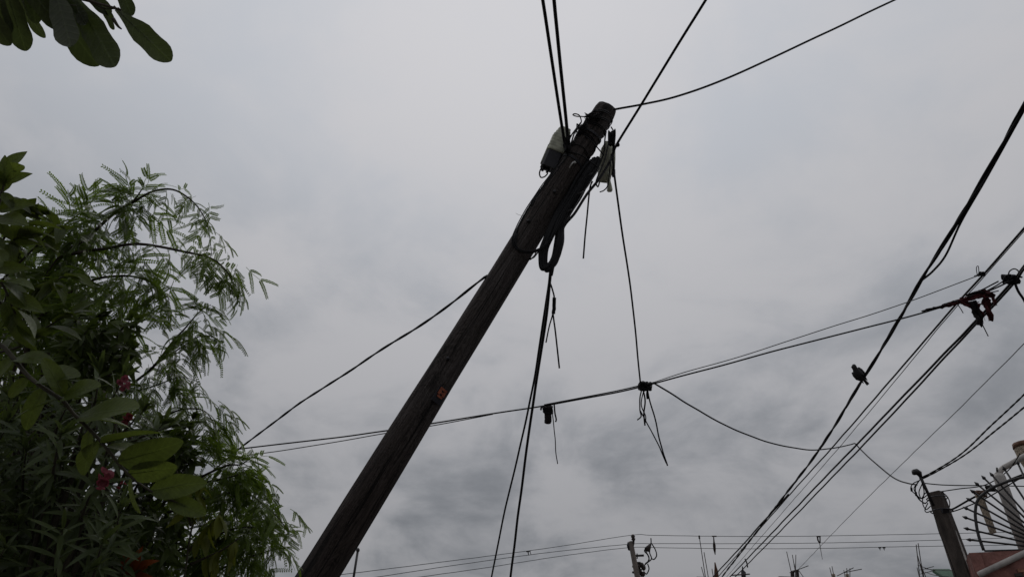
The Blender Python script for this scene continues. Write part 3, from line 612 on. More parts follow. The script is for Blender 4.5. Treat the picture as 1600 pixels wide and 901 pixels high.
# bird on the bundle
def bird():
    c = atz(1345, 590, 6.33); dd = depth(c) - 0.03
    head, tail = at(1330.5, 570.5, dd + .02), at(1356.5, 600.5, dd - .02); ax = (head - tail).normalized(); Ln = (head - tail).length
    e = thing('bird', c, 'small dark bird perched across the thick twisted cable bundle', 'bird')
    u = ax.cross(FWD).normalized(); w_ = u.cross(ax)
    prof = [(0.0, .050, .012, 0), (.06, .052, .014, 0), (.16, .045, .022, 0), (.26, .055, .045, .0), (.38, .110, .095, .01), (.52, .140, .130, .02), (.64, .135, .125, .02), (.74, .105, .105, .0), (.82, .080, .085, -.02), (.88, .082, .090, -.03), (.94, .072, .078, -.05), (.98, .045, .05, -.06), (1.0, .01, .012, -.06)]
    v = []; f = []; K = 14
    for t, a, b, o_ in prof:
        for k in range(K):
            an = 2 * math.pi * k / K; v.append(tail + ax * (Ln * t) + u * Ln * (a * 1.25 * math.cos(an) + o_) + w_ * Ln * b * 1.25 * math.sin(an))
    for i in range(len(prof) - 1):
        for k in range(K): f.append((i * K + k, i * K + (k + 1) % K, (i + 1) * K + (k + 1) % K, (i + 1) * K + k))
    f.append(tuple(range(K - 1, -1, -1))); f.append(tuple((len(prof) - 1) * K + k for k in range(K)))
    MB().add(v, f).build('body', FEATHER, e)
    hp = tail + ax * Ln * .95 - u * Ln * .06
    bd = (-RIGHT * .75 - UP * .55 - FWD * .2).normalized(); MB().tube([hp, hp + bd * Ln * .10, hp + bd * Ln * .16], [Ln * .04, Ln * .025, Ln * .004], 6).build('beak', BEAK, e)
    for s in (-1, 1):
        P = [tail + ax * Ln * t + u * Ln * (.17 if t > .3 else .10) * s * .98 + w_ * Ln * .03 for t in (.76, .62, .45, .3, .14)]
        mb = MB().tube(P, [Ln * x for x in (.03, .075, .075, .05, .012)], 8); mb.build('wing', FEATHER, e)
        p0 = tail + ax * Ln * .42 + u * Ln * .05 * s - w_ * Ln * .1
        MB().tube(smooth([p0, p0.lerp(c, .6), c + u * .015 * s], 4), 0.005, 5).build('leg', BEAK, e)
bird()

# ------------------------------------------------------------------ right: concrete post with steel mast
def prism(mb, a, b, wa, wb, ang, bev=0.015):
    z = (b - a).normalized(); x = Vector((math.cos(ang), math.sin(ang), 0)); x = (x - z * x.dot(z)).normalized(); y = z.cross(x)
    v = []
    for p, h in ((a, wa), (b, wb)):
        for i, j in ((-1, -1 + bev / h), (-1, 1 - bev / h), (-1 + bev / h, 1), (1 - bev / h, 1), (1, 1 - bev / h), (1, -1 + bev / h), (1 - bev / h, -1), (-1 + bev / h, -1)): v.append(p + x * h * i + y * h * j)
    mb.add(v, [tuple(range(8)), tuple(range(15, 7, -1))] + [(k, 8 + k, 8 + (k + 1) % 8, (k + 1) % 8) for k in range(8)]); return mb
ptop, pmid = at(1461, 769, 9.9), at(1508, 901, 9.3)
pz = (pmid - ptop).normalized(); pfoot = ptop + pz * (ptop.z / -pz.z)
cp = thing('concrete_post', pfoot, 'stained square concrete post at lower right with coiled wires', 'utility pole')
prism(MB(), pfoot - Vector((0, 0, .1)) - pz * 0, ptop, .16, .088, R(38)).build('shaft', CONC, cp, False)
mt, mb_ = at(1436.5, 741, 9.75), at(1459, 790, 9.6)
ms = MB().tube([mb_, mt], 0.021, 8).build('steel_mast', IRON, cp)
hd = MB(); c = at(1434.5, 741, 9.75)
hd.tube([c + Vector((0.03, 0, -.03)), c + Vector((0.02, 0, 0.02)), c + Vector((-.01, 0, .04)), c + Vector((-.05, -.01, .03)), c + Vector((-.07, -.01, -.0))], [.022, .042, .046, .042, .02], 10)
hd.build('weather_head', IRON, ms)
for k, (py, w_) in enumerate(((778, 9.7), (798, 9.6))):
    c = at(1461 + (py - 769) * .36, py, 9.87 - (py - 769) * .0046); P = []
    for i in range(13): an = 2 * math.pi * i / 12; P.append(c + Vector((math.cos(an), math.sin(an), 0)) * (.135 + .004 * k))
    MB().tube(P, .008, 5).build('wire_band', DARKP, cp)
rs = random.Random(4)
dq = 9.68
cw = [[(1436, 750), (1426, 756), (1423, 765), (1430, 772), (1437, 781), (1446, 786)], [(1438, 748), (1431, 760), (1433, 773), (1444, 786), (1452, 780)], [(1440, 752), (1443, 768), (1441, 783), (1447, 795), (1454, 790)], [(1435, 752), (1428, 764), (1438, 778), (1449, 772)], [(1450, 785), (1446, 796), (1449, 800), (1455, 798)], [(1441, 755), (1436, 768), (1440, 778), (1447, 769), (1452, 776)], [(1455, 790), (1468, 830), (1482, 868), (1494, 900)]]
for k, q in enumerate(cw): MB().tube(wobble(smooth([at(x, y, dq - (.0035 * (y - 769) if y > 800 else 0)) for x, y in q], 7), .01, 4, k), 0.0072 if k < 6 else .005, 5).build('coiled_wire', BLACK, cp)
MB().tube(smooth([at(1472, 768, 9.8), at(1480, 775, 9.8), at(1484, 785, 9.8), at(1482, 795, 9.8), at(1478, 797, 9.8)], 7), 0.007, 5).build('coiled_wire', BLACK, cp)
for px, py in ((1424, 764), (1431, 771)): MB().tube([at(px, py - 3, dq), at(px + .6, py + 3, dq)], .014, 7).build('connector', BLACK, cp)
MB().box(at(1477, 797, 9.65), RIGHT * .045, UP * .03, FWD * .02).build('clamp', DARKP, cp, False)
# pale thin tube added to stand in for the post's lighter-lit right face
MB().tube([at(1482, 803, 9.7), at(1521, 903, 9.12), Vector((at(1521, 903, 9.12).x + .1, at(1521, 903, 9.12).y, 0.2))], .013, 8).build('light_side_strip', PVC, cp)

# right: pink parapet house with pipes and spiked iron fan
za = at(1514, 863, 9.0).z
A0 = at(1514, 863, 9.0); B0 = atz(1680, 855, za); xd = (B0 - A0); xd.z = 0; wl = xd.length; xd.normalize(); yd = Vector((-xd.y, xd.x, 0))
ho = thing('pink_house', Vector((A0.x, A0.y, 0)), 'low house at the lower right corner with worn pink plaster parapet and diagonal pipe', 'house')
MB().box(A0 + xd * 3.0 + yd * .09 + Vector((0, 0, -za / 2)), xd * 3.0, yd * .09, Vector((0, 0, za / 2))).build('front_wall', PINK, ho, False)
MB().box(A0 + xd * .09 + yd * 3.0 + Vector((0, 0, -za / 2 - .01)), xd * .088, yd * 2.8, Vector((0, 0, za / 2 - .01))).build('side_wall', PINK, ho, False)
MB().box(A0 + xd * 3.0 + yd * 3.0 + Vector((0, 0, -.75)), xd * 2.8, yd * 2.7, Vector((0, 0, .08))).build('roof', CONCL, ho, False)
MB().box(A0 + xd * .065 - yd * .012 + Vector((0, 0, -1.2)), xd * .06, yd * .012, Vector((0, 0, 1.17))).build('corner_trim', PINK, ho, False)
# bare bricks where the plaster has come off under the pipe
for r_ in range(9):
    for c_ in range(14):
        x = .26 + c_ * .098 + (.049 if r_ % 2 else 0); z = -.085 - r_ * .052
        if z > -.335 + (x - .25) * .40: continue
        if (r_ * 7 + c_ * 5) % 11 == 0: continue
        j = random.uniform(-.004, .010)
        MB().box(A0 + xd * x - yd * (.012 + j) + Vector((0, 0, z)), xd * (.045 * random.uniform(.82, 1)), yd * .012, Vector((0, 0, .0225 * random.uniform(.8, 1)))).build('brick', BRICK if random.random() < .72 else CONC, ho, False)
d1 = depth(A0) - .12
MB().tube([at(1530, 897, d1 - .12), at(1600, 864, d1 - .1), at(1640, 846, d1 - .08)], plen(4.6, d1), 10).build('diagonal_pipe', PVC, ho)
# door below, out of the picture
MB().box(A0 + xd * 2.6 - yd * .02 + Vector((0, 0, -za + 1.0)), xd * .45, yd * .02, Vector((0, 0, 1.0))).build('door', RUST, ho, False)

dF = 8.9
def onp(px, py, off): r = ray(px, py); return CAM + r * ((A0 + yd * off - CAM).dot(yd) / r.dot(yd))   # on a plane parallel to the wall
def vpt(px, py, d, dz):                           # a point dz metres straight above the one seen there
    return at(px, py, d) + Vector((0, 0, dz))
base = A0 + xd * 1.0
wp0 = onp(1560, 741, .55); wb = Vector((wp0.x + .0, wp0.y, za - .67))
post = thing('pale_pipe_post', wb, 'pale grey round post behind the spiked iron fan with a branch pipe', 'post')
MB().tube([wb, Vector((wp0.x, wp0.y, wp0.z - .04)), wp0 + Vector((0, 0, .0))], [plen(9.2, dF)] * 2 + [plen(8.2, dF)], 14).build('upright', PVC, post)
MB().tube(smooth([wp0 + Vector((-.03, 0, -.02)), onp(1566, 732, .55), onp(1578, 725, .55), onp(1600, 713, .55), onp(1640, 692, .55)], 4), plen(4.8, dF), 10).build('branch_pipe', PVC, post)
MB().tube([onp(1558, 736, .5), onp(1557.5, 730, .5)], .012, 6).build('stub', IRON, post)
# chipped column at the edge
def column():
    t = onp(1602, 697, .8); mb = MB(); P = []; rr = []
    H = t.z - (za - .67)
    for i in range(40):
        s = i / 39; P.append(Vector((t.x, t.y, t.z - H * s))); r_ = .15 if s < .08 else (.125 + .02 * math.sin(s * 30) if s < .25 else .125)
        rr.append(r_ * (1 + .12 * noise.noise(Vector((i * .7, 3, 1)))))
    col = thing('chipped_column', Vector((t.x, t.y, za - .67)), 'chipped brown and white concrete column cut by the right edge', 'column')
    mb.tube(P, rr, 12).build('shaft', BAMBOO, col)
    MB().tube([t + Vector((0, 0, -.02)), t + Vector((0, 0, .05))], [.16, .15], 12).build('capital', RUST, col)
column()
# fan of spear-tipped rods
hub = onp(1652, 858, .09)
fn = thing('spiked_iron_fan', hub, 'black iron sunburst fan of spear-tipped rods above the pink wall', 'security fan')
tips = [(1509, 842), (1505, 824), (1503, 806), (1504, 791), (1509, 777), (1515, 764), (1522, 752), (1533, 742), (1546, 737), (1566, 727), (1588, 718), (1612, 712), (1638, 709), (1664, 709), (1690, 714), (1715, 722), (1738, 733), (1758, 748), (1774, 768), (1785, 790), (1792, 815), (1794, 842)]
for tx, ty in tips:
    t = onp(tx, ty, .09); d_ = (t - hub).normalized()
    rod = MB().tube([hub, t - d_ * .05], .0128, 6).build('rod', IRON, fn)
    MB().tube([t - d_ * .065, t - d_ * .05, t - d_ * .035, t], [.013, .024, .020, .002], 6).build('spear_tip', IRON, rod)
P = []
for (ax_, ay_) in ((1537, 859), (1529, 836), (1525, 815), (1524, 798), (1528, 780), (1542, 767), (1560, 757), (1590, 747), (1620, 743), (1660, 741), (1700, 750), (1735, 772), (1755, 800), (1765, 830), (1768, 859)): P.append(onp(ax_, ay_, .065))
MB().tube(smooth(P, 6), .019, 8).build('outer_arc', IRON, fn)
P = [onp(1652 - 34 * math.cos(a), 858 - 34 * math.sin(a), .065) for a in [math.pi * i / 16 for i in range(17)]]
MB().tube(P, .016, 8).build('inner_arc', IRON, fn)
MB().tube([onp(1538, 860, .09), onp(1652, 857, .09), onp(1800, 850, .09)], .012, 6).build('bottom_rail', IRON, fn)
# mottled batten
ba = thing('mottled_batten', onp(1551, 831, .3), 'pale mottled batten tied upright behind the iron fan rods', 'batten')
v0, v1 = onp(1529, 771, .3), onp(1552, 832, .3)
prism(MB(), v1, v0, .032, .036, R(20), .006).build('stick', BAMBOO, ba, False)
tangle('wire_knot', 'dark wire knot on top of the mottled batten', v0 + Vector((.03, 0, 0)), .07, .035, .05, 7, .008, 21, RUST, 'wire knot')
tangle('wire_knot', 'dark taped joint on the cable through the iron fan', onp(1548, 763, .2), .06, .03, .03, 6, .011, 22, BLACK, 'wire knot')

# ------------------------------------------------------------------ far utility pole and its lines
dp = 34.0
ftop, flow = at(985.5, 846, dp), at(996, 901, dp - 1.2)
fz = (flow - ftop).normalized(); ffoot = ftop + fz * (ftop.z / -fz.z)
fp = thing('far_utility_pole', ffoot, 'distant grey concrete utility pole with crossarms and loops of wire', 'utility pole')
MB().tube([ffoot, ftop], [.21, .115], 10).build('shaft', CONC, fp)
MB().tube([at(984.5, 847, dp), at(984, 852, dp), at(985, 858, dp)], [.13, .15, .12], 9).build('pole_cap', DARKP, fp)
MB().tube([at(988, 858, dp), at(990, 848, dp), at(990, 843, dp)], [.05, .05, .06], 6).build('pin', IRON, fp)
MB().tube([at(990, 844, dp), at(989.6, 841.5, dp), at(989.4, 840, dp), at(989, 837.5, dp), at(988.6, 834, dp)], [.06, .11, .07, .11, .05], 9).build('insulator', CERAM, fp)
for a, b in (((992, 867.5), (1006, 867)), ((990, 878.5), (1001, 878.5)), ((988, 884), (1000, 886)), ((988, 893), (1004, 897))):
    MB().tube([at(*a, dp), at(*b, dp)], .055, 6).build('crossarm', IRON, fp)
MB().tube([at(995.4, 864, dp), at(995.6, 872, dp)], .03, 6).build('pin', IRON, fp)
for (px, py) in ((997, 884), (1002, 882), (999, 891), (1005, 886), (1004, 896)):
    MB().tube([at(px, py - 4, dp), at(px + .3, py - 2, dp), at(px + .6, py + 2, dp), at(px + 1, py + 4.5, dp)], [.05, .11, .11, .04], 8).build('fuse_cutout', CERAM, fp)
for q in ([(1017, 840), (1017, 848), (1013, 853), (1008, 856), (1010, 862), (1014, 870), (1012, 877), (1007, 882)], [(1018, 848), (1024, 858), (1026, 867), (1022, 873), (1018, 872)], [(1010, 855), (1007, 860), (1012, 866), (1014, 874), (1008, 880)], [(1017, 850), (1015, 862), (1018, 872), (1012, 878)], [(1012, 880), (1014, 888), (1010, 896), (1006, 892)], [(995, 880), (1000, 888), (997, 897), (1003, 900)]):
    MB().tube(smooth([at(x, y, dp) for x, y in q], 6), .03, 5).build('wire_loop', BLACK, fp)
MB().tube([at(1016, 850, dp), at(1013, 855, dp), at(1011, 860, dp)], [.06, .13, .10], 8).build('lightning_arrester', CERAM, fp)
FL = [('top', [(540, 896, 26), (700, 876, 29), (860, 855, 31.5), (985, 835.5, dp), (1020, 835.5, dp), (1120, 837, dp), (1250, 837, dp), (1400, 834.5, dp), (1560, 831, dp), (1660, 828, dp)]),
      ('middle', [(600, 899, 27), (720, 881, 29), (860, 862, 31.5), (982, 849.5, dp), (1030, 848.5, dp), (1150, 848.5, dp), (1280, 847.5, dp), (1400, 845, dp), (1560, 840, dp), (1660, 836, dp)]),
      ('lowest', [(660, 900, 27), (760, 886, 29), (870, 869, 31.5), (980, 855, dp), (1040, 855, dp), (1150, 856.5, dp), (1280, 856, dp), (1400, 853.5, dp), (1560, 851, dp), (1660, 849, dp)])]
for nm, q in FL: wire('distant_power_line', f'{nm} of three thin distant power lines along the bottom', 'wire', q, 1.0, FAR, ext=(10, 20), group='distant power lines')
# things hanging on the distant lines
def hang(name, label, cat, pts_list, mtl=CERAM, group=None):
    e = thing(name, at(*pts_list[0][0][0]), label, cat, group)
    for pts, rads, nm in pts_list: MB().tube([at(*p) for p in pts], [plen(x, pts[0][2]) for x in rads], 8).build(nm, mtl, e)
hang('line_insulator', 'dark dead-end insulator under the distant lines above a brown stub', 'insulator', [([(1112.5, 837, dp), (1119.5, 837, dp)], [1.0, 1.0], 'bar'), ([(1115, 838, dp), (1115.6, 846, dp), (1116, 851, dp), (1116.5, 858, dp), (1117.5, 866, dp)], [.8, 1.2, 2.2, 2.0, .5], 'body')])
hang('line_spacer', 'small dark spacer hanging from the top distant line with a short tail', 'spacer', [([(1276, 837.5, dp), (1282, 837.5, dp)], [1.1, 1.1], 'bar'), ([(1277.2, 838, dp), (1278, 843, dp), (1280, 847, dp)], [1.1, 1.2, .9], 'body'), ([(1281.2, 838, dp), (1281.4, 847, dp)], [1.0, 1.0], 'body'), ([(1280.5, 847, dp), (1283, 862, dp), (1285, 873, dp)], [.6, .4, .3], 'tail')])
for lab, x in (('left of two dark scraps hanging on the lowest distant line', 1374.5), ('right of two dark scraps hanging on the lowest distant line', 1381)):
    hang('hanging_scrap', lab, 'scrap', [([(x - 2, 855, dp), (x + 2.4, 855, dp)], [.8, .8], 'bar'), ([(x, 855, dp), (x + .8, 859, dp)], [1.0, .4], 'body')], RAG, 'dark scraps on the distant line')
hang('hanging_scrap', 'dark scrap hanging on the distant line left of the grey pole', 'scrap', [([(822, 861, 31), (829, 860, 31)], [.9, .9], 'bar'), ([(825, 861, 31), (826, 867, 31)], [1.1, .5], 'body'), ([(828, 861, 31), (830, 866, 31)], [.6, .4], 'tail')], RAG, 'dark scraps on the distant line')

# far houses whose roof rods reach into the picture
def house(label, x0, x1, y0, y1, h, wall, seed):
    rs = random.Random(seed); e = thing('unfinished_house', Vector(((x0 + x1) / 2, y0, 0)), label, 'house', 'unfinished houses beyond the street')
    cx, cy = (x0 + x1) / 2, (y0 + y1) / 2; X, Y, Z = Vector((1, 0, 0)), Vector((0, 1, 0)), Vector((0, 0, 1))
    MB().box((cx, cy, h / 2 - .1), X * (x1 - x0) / 2, Y * (y1 - y0) / 2, Z * (h / 2 - .1)).build('wall', wall, e, False)
    MB().box((cx, cy, h - .1), X * ((x1 - x0) / 2 + .12), Y * ((y1 - y0) / 2 + .12), Z * .1).build('roof', CONCL, e, False)
    MB().box((cx, y0 - .06, h / 2 - .1), X * ((x1 - x0) / 2 + .05), Y * .06, Z * .1).build('floor_band', CONCL, e, False)
    for fl in (0, 1):
        for k in (-1, 1):
            wx = cx + k * (x1 - x0) * .25; wz = fl * h / 2 + 1.45
            if fl == 0 and k == 1:
                MB().box((wx, y0 - .02, 1.0), X * .45, Y * .03, Z * 1.0).build('door', RUST, e, False); continue
            w_ = MB().box((wx, y0 - .02, wz), X * .55, Y * .03, Z * .5).build('window', GLASS, e, False)
            MB().box((wx, y0 - .05, wz - .54), X * .62, Y * .07, Z * .035).build('sill', CONCL, w_, False)
    return e
def yof(px, d): return at(px, 901, d)
dH = 26.0
def rods(e, lst, d, wpx, mtl=REBAR):
    for (x0, y0, x1, y1) in lst:
        a, b = at(x0, y0, d), at(x1, y1, d - .5)
        if b.z > 0: MB().tube([a, b, b + (b - a).normalized() * .5], plen(wpx / 2, d), 5).build('reinforcing_bar', mtl, e)
yH = at(1118, 901, dH).y; hz = at(1200, 901, dH).z
hA = house('unfinished house with slender rods and a brown column stub at the bottom edge', at(1088, 901, dH).x, at(1200, 901, dH).x, yH - .4, yH + 6, at(1144, 901, dH).z - .12, RENDERM, 1)
rods(hA, [(1092.5, 837, 1099, 880), (1100, 862, 1107, 903), (1096, 885, 1101, 903), (1112.5, 888, 1115, 903)], dH, 1.3)
MB().tube([at(1092.3, 836, dH), at(1093, 841, dH)], plen(1.3, dH), 6).build('rod_tip', REBAR, hA)
MB().tube([at(1117, 878, dH), at(1118, 885, dH), at(1119, 892, dH), at(1119.5, 908, dH - .2)], [plen(x, dH) for x in (1.0, 1.8, 3.2, 4.0)], 7).build('column_stub', RUST, hA)
MB().tube([at(1160, 884, dH), at(1160.5, 890, dH), at(1161.5, 893, dH), at(1162, 908, dH - .2)], [plen(x, dH) for x in (.7, 1.4, 3.8, 3.4)], 7).build('water_pump', DARKP, hA)
rods(hA, [(1143, 898, 1158, 897)], dH, 2.0)
hB = house('unfinished house with a dark rod cluster and two tan stubs at the bottom edge', at(1212, 901, dH).x, at(1345, 901, dH).x, yH - .6, yH + 6, at(1280, 901, dH).z - .14, BRICK, 2)
rods(hB, [(1229, 861, 1237, 896), (1238, 866, 1243, 894), (1243.5, 866, 1243, 890), (1241, 880, 1244, 893), (1247, 889, 1254, 899), (1234, 894, 1250, 888), (1296.5, 886, 1301, 904), (1300, 884, 1304, 904), (1318.5, 890, 1321, 904), (1323, 887, 1324, 904), (1328, 887, 1328, 904), (1308, 899, 1322, 892), (1318, 894, 1333, 891)], dH, 1.2)
for a, b, r_ in (((1236, 893), (1248, 890), 1.8), ((1238, 893), (1239, 908), 3.0), ((1246, 891), (1247.5, 908), 2.0)): MB().tube([at(*a, dH), at(*b, dH)], plen(r_, dH), 7).build('scaffold_clamp', REBAR, hB)
for x in (1302, 1323.5): MB().tube([at(x, 896, dH), at(x + 2, 908, dH)], plen(2.6, dH), 4).build('column_stub', BAMBOO, hB)
hC = house('house with a tall lattice of rods and a green roof sheet beside the concrete post', at(1425, 901, dH).x, at(1530, 901, dH).x, yH - .8, yH + 6, at(1478, 901, dH).z - .16, RENDERM, 3)
lat = [(1431.5, 850, 1437, 901), (1434.5, 848, 1440, 885), (1434, 868, 1443, 902), (1438, 880, 1447, 902), (1433, 886, 1437, 902), (1440, 882, 1444, 903)]
rods(hC, lat, dH, 1.4)
rods(hC, [(1434, 882, 1445, 886), (1436, 890, 1448, 887), (1438, 896, 1450, 893)], dH, 1.0)
MB().box(at(1486, 901, dH), RIGHT * plen(14, dH), UP * plen(3, dH), FWD * .6, 0.02).build('roof_sheet', GREEN, hC, False)
wire('telephone_wire', 'thin wire from the rod lattice to the right near the bottom edge', 'wire', [(1445, 888, dH), (1470, 890, dH - 1), (1500, 891, dH - 2)], 1.2, GREY)
wire('telephone_wire', 'thin sagging wire below the rod lattice wire', 'wire', [(1446, 893, dH), (1462, 898, dH - 1), (1500, 902, dH - 2)], 1.2, GREY)
dL = 20.0
mtp, mlw = at(559, 860, dL), at(552.5, 901, dL - .5)
hD = house('low house behind the leaning pole foot', at(470, 901, dL).x, at(640, 901, dL).x, mlw.y - .5, mlw.y + 5, at(555, 901, dL).z - .3, RENDERM, 4)
mz = (mlw - mtp).normalized(); mft = mtp + mz * ((mtp.z - at(555, 901, dL).z + .3) / -mz.z)
mo = thing('antenna_mast', mft, 'slim dark mast with a ball top just right of the leaning pole foot', 'mast')
MB().tube([mft, mtp], plen(1.9, dL), 8).build('tube', IRON, mo)
MB().tube([mtp + Vector((0, 0, -.03)), mtp + Vector((0, 0, 0)), mtp + Vector((0, 0, .05)), mtp + Vector((0, 0, .09))], [.03, .055, .05, .015], 9).build('ball_cap', IRON, mo)

# ------------------------------------------------------------------ foliage
def blade_mesh(name, material, Ln, shape, curl=0.3, fold=0.25, n=8, wave=0.0, stalk=0.06):
    """a leaf along +X, face up +Z; shape(t) half-width over length"""
    v = []; f = []
    for i in range(n + 1):
        t = math.sin(i / n * math.pi / 2) ** 1.0 if n > 9 else i / n; a = curl * t * t; x = Ln * t * (1 - .12 * curl * t); z = -Ln * a * .5; wd = shape(t) * Ln
        wz = wave * Ln * math.sin(t * 9)
        v += [(x, -wd, z + fold * wd + wz), (x, -wd * .5, z + fold * wd * .42), (x, 0, z), (x, wd * .5, z + fold * wd * .42), (x, wd, z + fold * wd - wz)]
    for i in range(n):
        for j in range(4): f.append((i * 5 + j, i * 5 + j + 1, (i + 1) * 5 + j + 1, (i + 1) * 5 + j))
    o = len(v)
    if stalk:
        s = .012 * Ln
        v += [(-stalk * Ln, -s, 0), (-stalk * Ln, s, 0), (Ln * .7, s * .3, -Ln * .12 * curl - s), (Ln * .7, -s * .3, -Ln * .12 * curl - s), (-stalk * Ln, 0, -s)]
        f += [(o, o + 1, o + 2, o + 3), (o, o + 4, o + 3), (o + 1, o + 2, o + 4)]
    me = bpy.data.meshes.new(name); me.from_pydata(v, [], f); me.update(); me.polygons.foreach_set('use_smooth', [True] * len(me.polygons)); me.materials.append(material); return me
lance = lambda w: (lambda t: w * max(0.02, math.sin(math.pi * min(1, t ** .85))) ** .8)
ovate = lambda w: (lambda t: w * (max(0.03, math.sin(math.pi * min(1, t ** .95))) ** .52 if t < .995 else .12))
def oblan(w):
    def g(t):
        a = min(1, t / .55); a = a * a * (3 - 2 * a)
        r = 1.0 if t < .80 else math.sqrt(max(0.0, 1 - ((t - .80) / .20) ** 2))
        return max(.012, w * (.22 + .78 * a) * r * (1 + .05 * math.sin(t * 17)))
    return g
def basis(d, up):
    x = d.normalized(); z = up - x * up.dot(x)
    z = z.normalized() if z.length > 1e-4 else x.orthogonal().normalized()
    return Matrix((x, z.cross(x), z)).transposed()
def leaf(mesh, name, parent, pos, d, up, s=1.0):
    o = bpy.data.objects.new(name, mesh); COL.objects.link(o); o.parent = parent
    m4 = basis(d, up).to_4x4() @ Matrix.Scale(s, 4); m4.translation = pos - parent_origin(parent); o.matrix_local = m4; return o
def bake(mb, mesh, pos, d, up, s=1.0):
    m3 = basis(d, up) * s
    mb.add([m3 @ q.co + pos for q in mesh.vertices], [tuple(p.vertices) for p in mesh.polygons])
def rv(a=1.0, rs=random): return Vector((rs.uniform(-a, a), rs.uniform(-a, a), rs.uniform(-a, a)))
ZUP = Vector((0, 0, 1))

# --- feathery tree: leaves twice divided, drooping branches
def feather_mesh(name, seed):
    rs = random.Random(seed); v = []; f = []; npair = rs.choice((2, 3, 3, 4)); Lr = .07 + .025 * npair
    def quad(a, b, c, d): o = len(v); v.extend([a, b, c, d]); f.append((o, o + 1, o + 2, o + 3))
    def rachis(t): return Vector((Lr * t, .012 * math.sin(t * 3 + seed), -.10 * Lr * t * t * 3))
    def stick(P, w_):
        for a, b in zip(P, P[1:]):
            t = (b - a).normalized(); s = t.cross(ZUP).normalized() * w_; quad(a - s, b - s, b + s, a + s); s2 = t.cross(s).normalized() * w_; quad(a - s2, b - s2, b + s2, a + s2)
    stick([rachis(i / 6) for i in range(7)], .0018)
    for i in range(npair):
        t = .28 + .72 * i / (npair - 1)
        for sg in (-1, 1):
            if rs.random() < .06: continue
            b = rachis(t); ang = R(rs.uniform(38, 66)) * (1 - .35 * (i == npair - 1)); Lp = rs.uniform(.09, .15) * (1 - .18 * abs(t - .6)); dr = rs.uniform(.2, .85)
            dirp = Vector((math.cos(ang), sg * math.sin(ang), rs.uniform(-.25, .12)))
            pin = lambda s: b + dirp * (Lp * s) + Vector((0.1 * Lp * s * s, 0, -dr * Lp * s * s))
            stick([pin(k / 4) for k in range(5)], .0012)
            nl = rs.randint(14, 18); side = Vector((-dirp.y, dirp.x, 0)).normalized(); fold = rs.uniform(-.45, .5)
            for k in range(nl):
                s = .1 + .9 * k / (nl - 1); p = pin(s); tg = (pin(s + .05) - p).normalized(); ll = .019 * (1 - .45 * abs(s - .5)) * rs.uniform(.85, 1.1); ww = .0070
                for q in (-1, 1):
                    ld = (side * q + tg * .45 + ZUP * fold).normalized(); wv = tg * ww
                    quad(p - wv * .3, p + ld * ll * .55 - wv * .75, p + ld * ll, p + ld * ll * .5 + wv * .85)
    me = bpy.data.meshes.new(name); me.from_pydata(v, [], f); me.update(); me.materials.append(FEATHERLEAF); return me
FM = [feather_mesh('leaf', s) for s in range(7)]
root = at(20, 980, 3.6); root.z = 0
ft = thing('feathery_tree', Vector((root.x, root.y, 0)), 'tree with feathery finely divided leaves and drooping branches at the left', 'tree')
hub1 = at(10, 720, 3.5)
MB().tube(wobble(smooth([root, Vector((root.x + .08, root.y, 1.0)), hub1.lerp(root, .35), hub1], 8), .02, 2, 1), [.07 - .035 * i / 24 for i in range(25)], 9).build('trunk', BARK, ft)
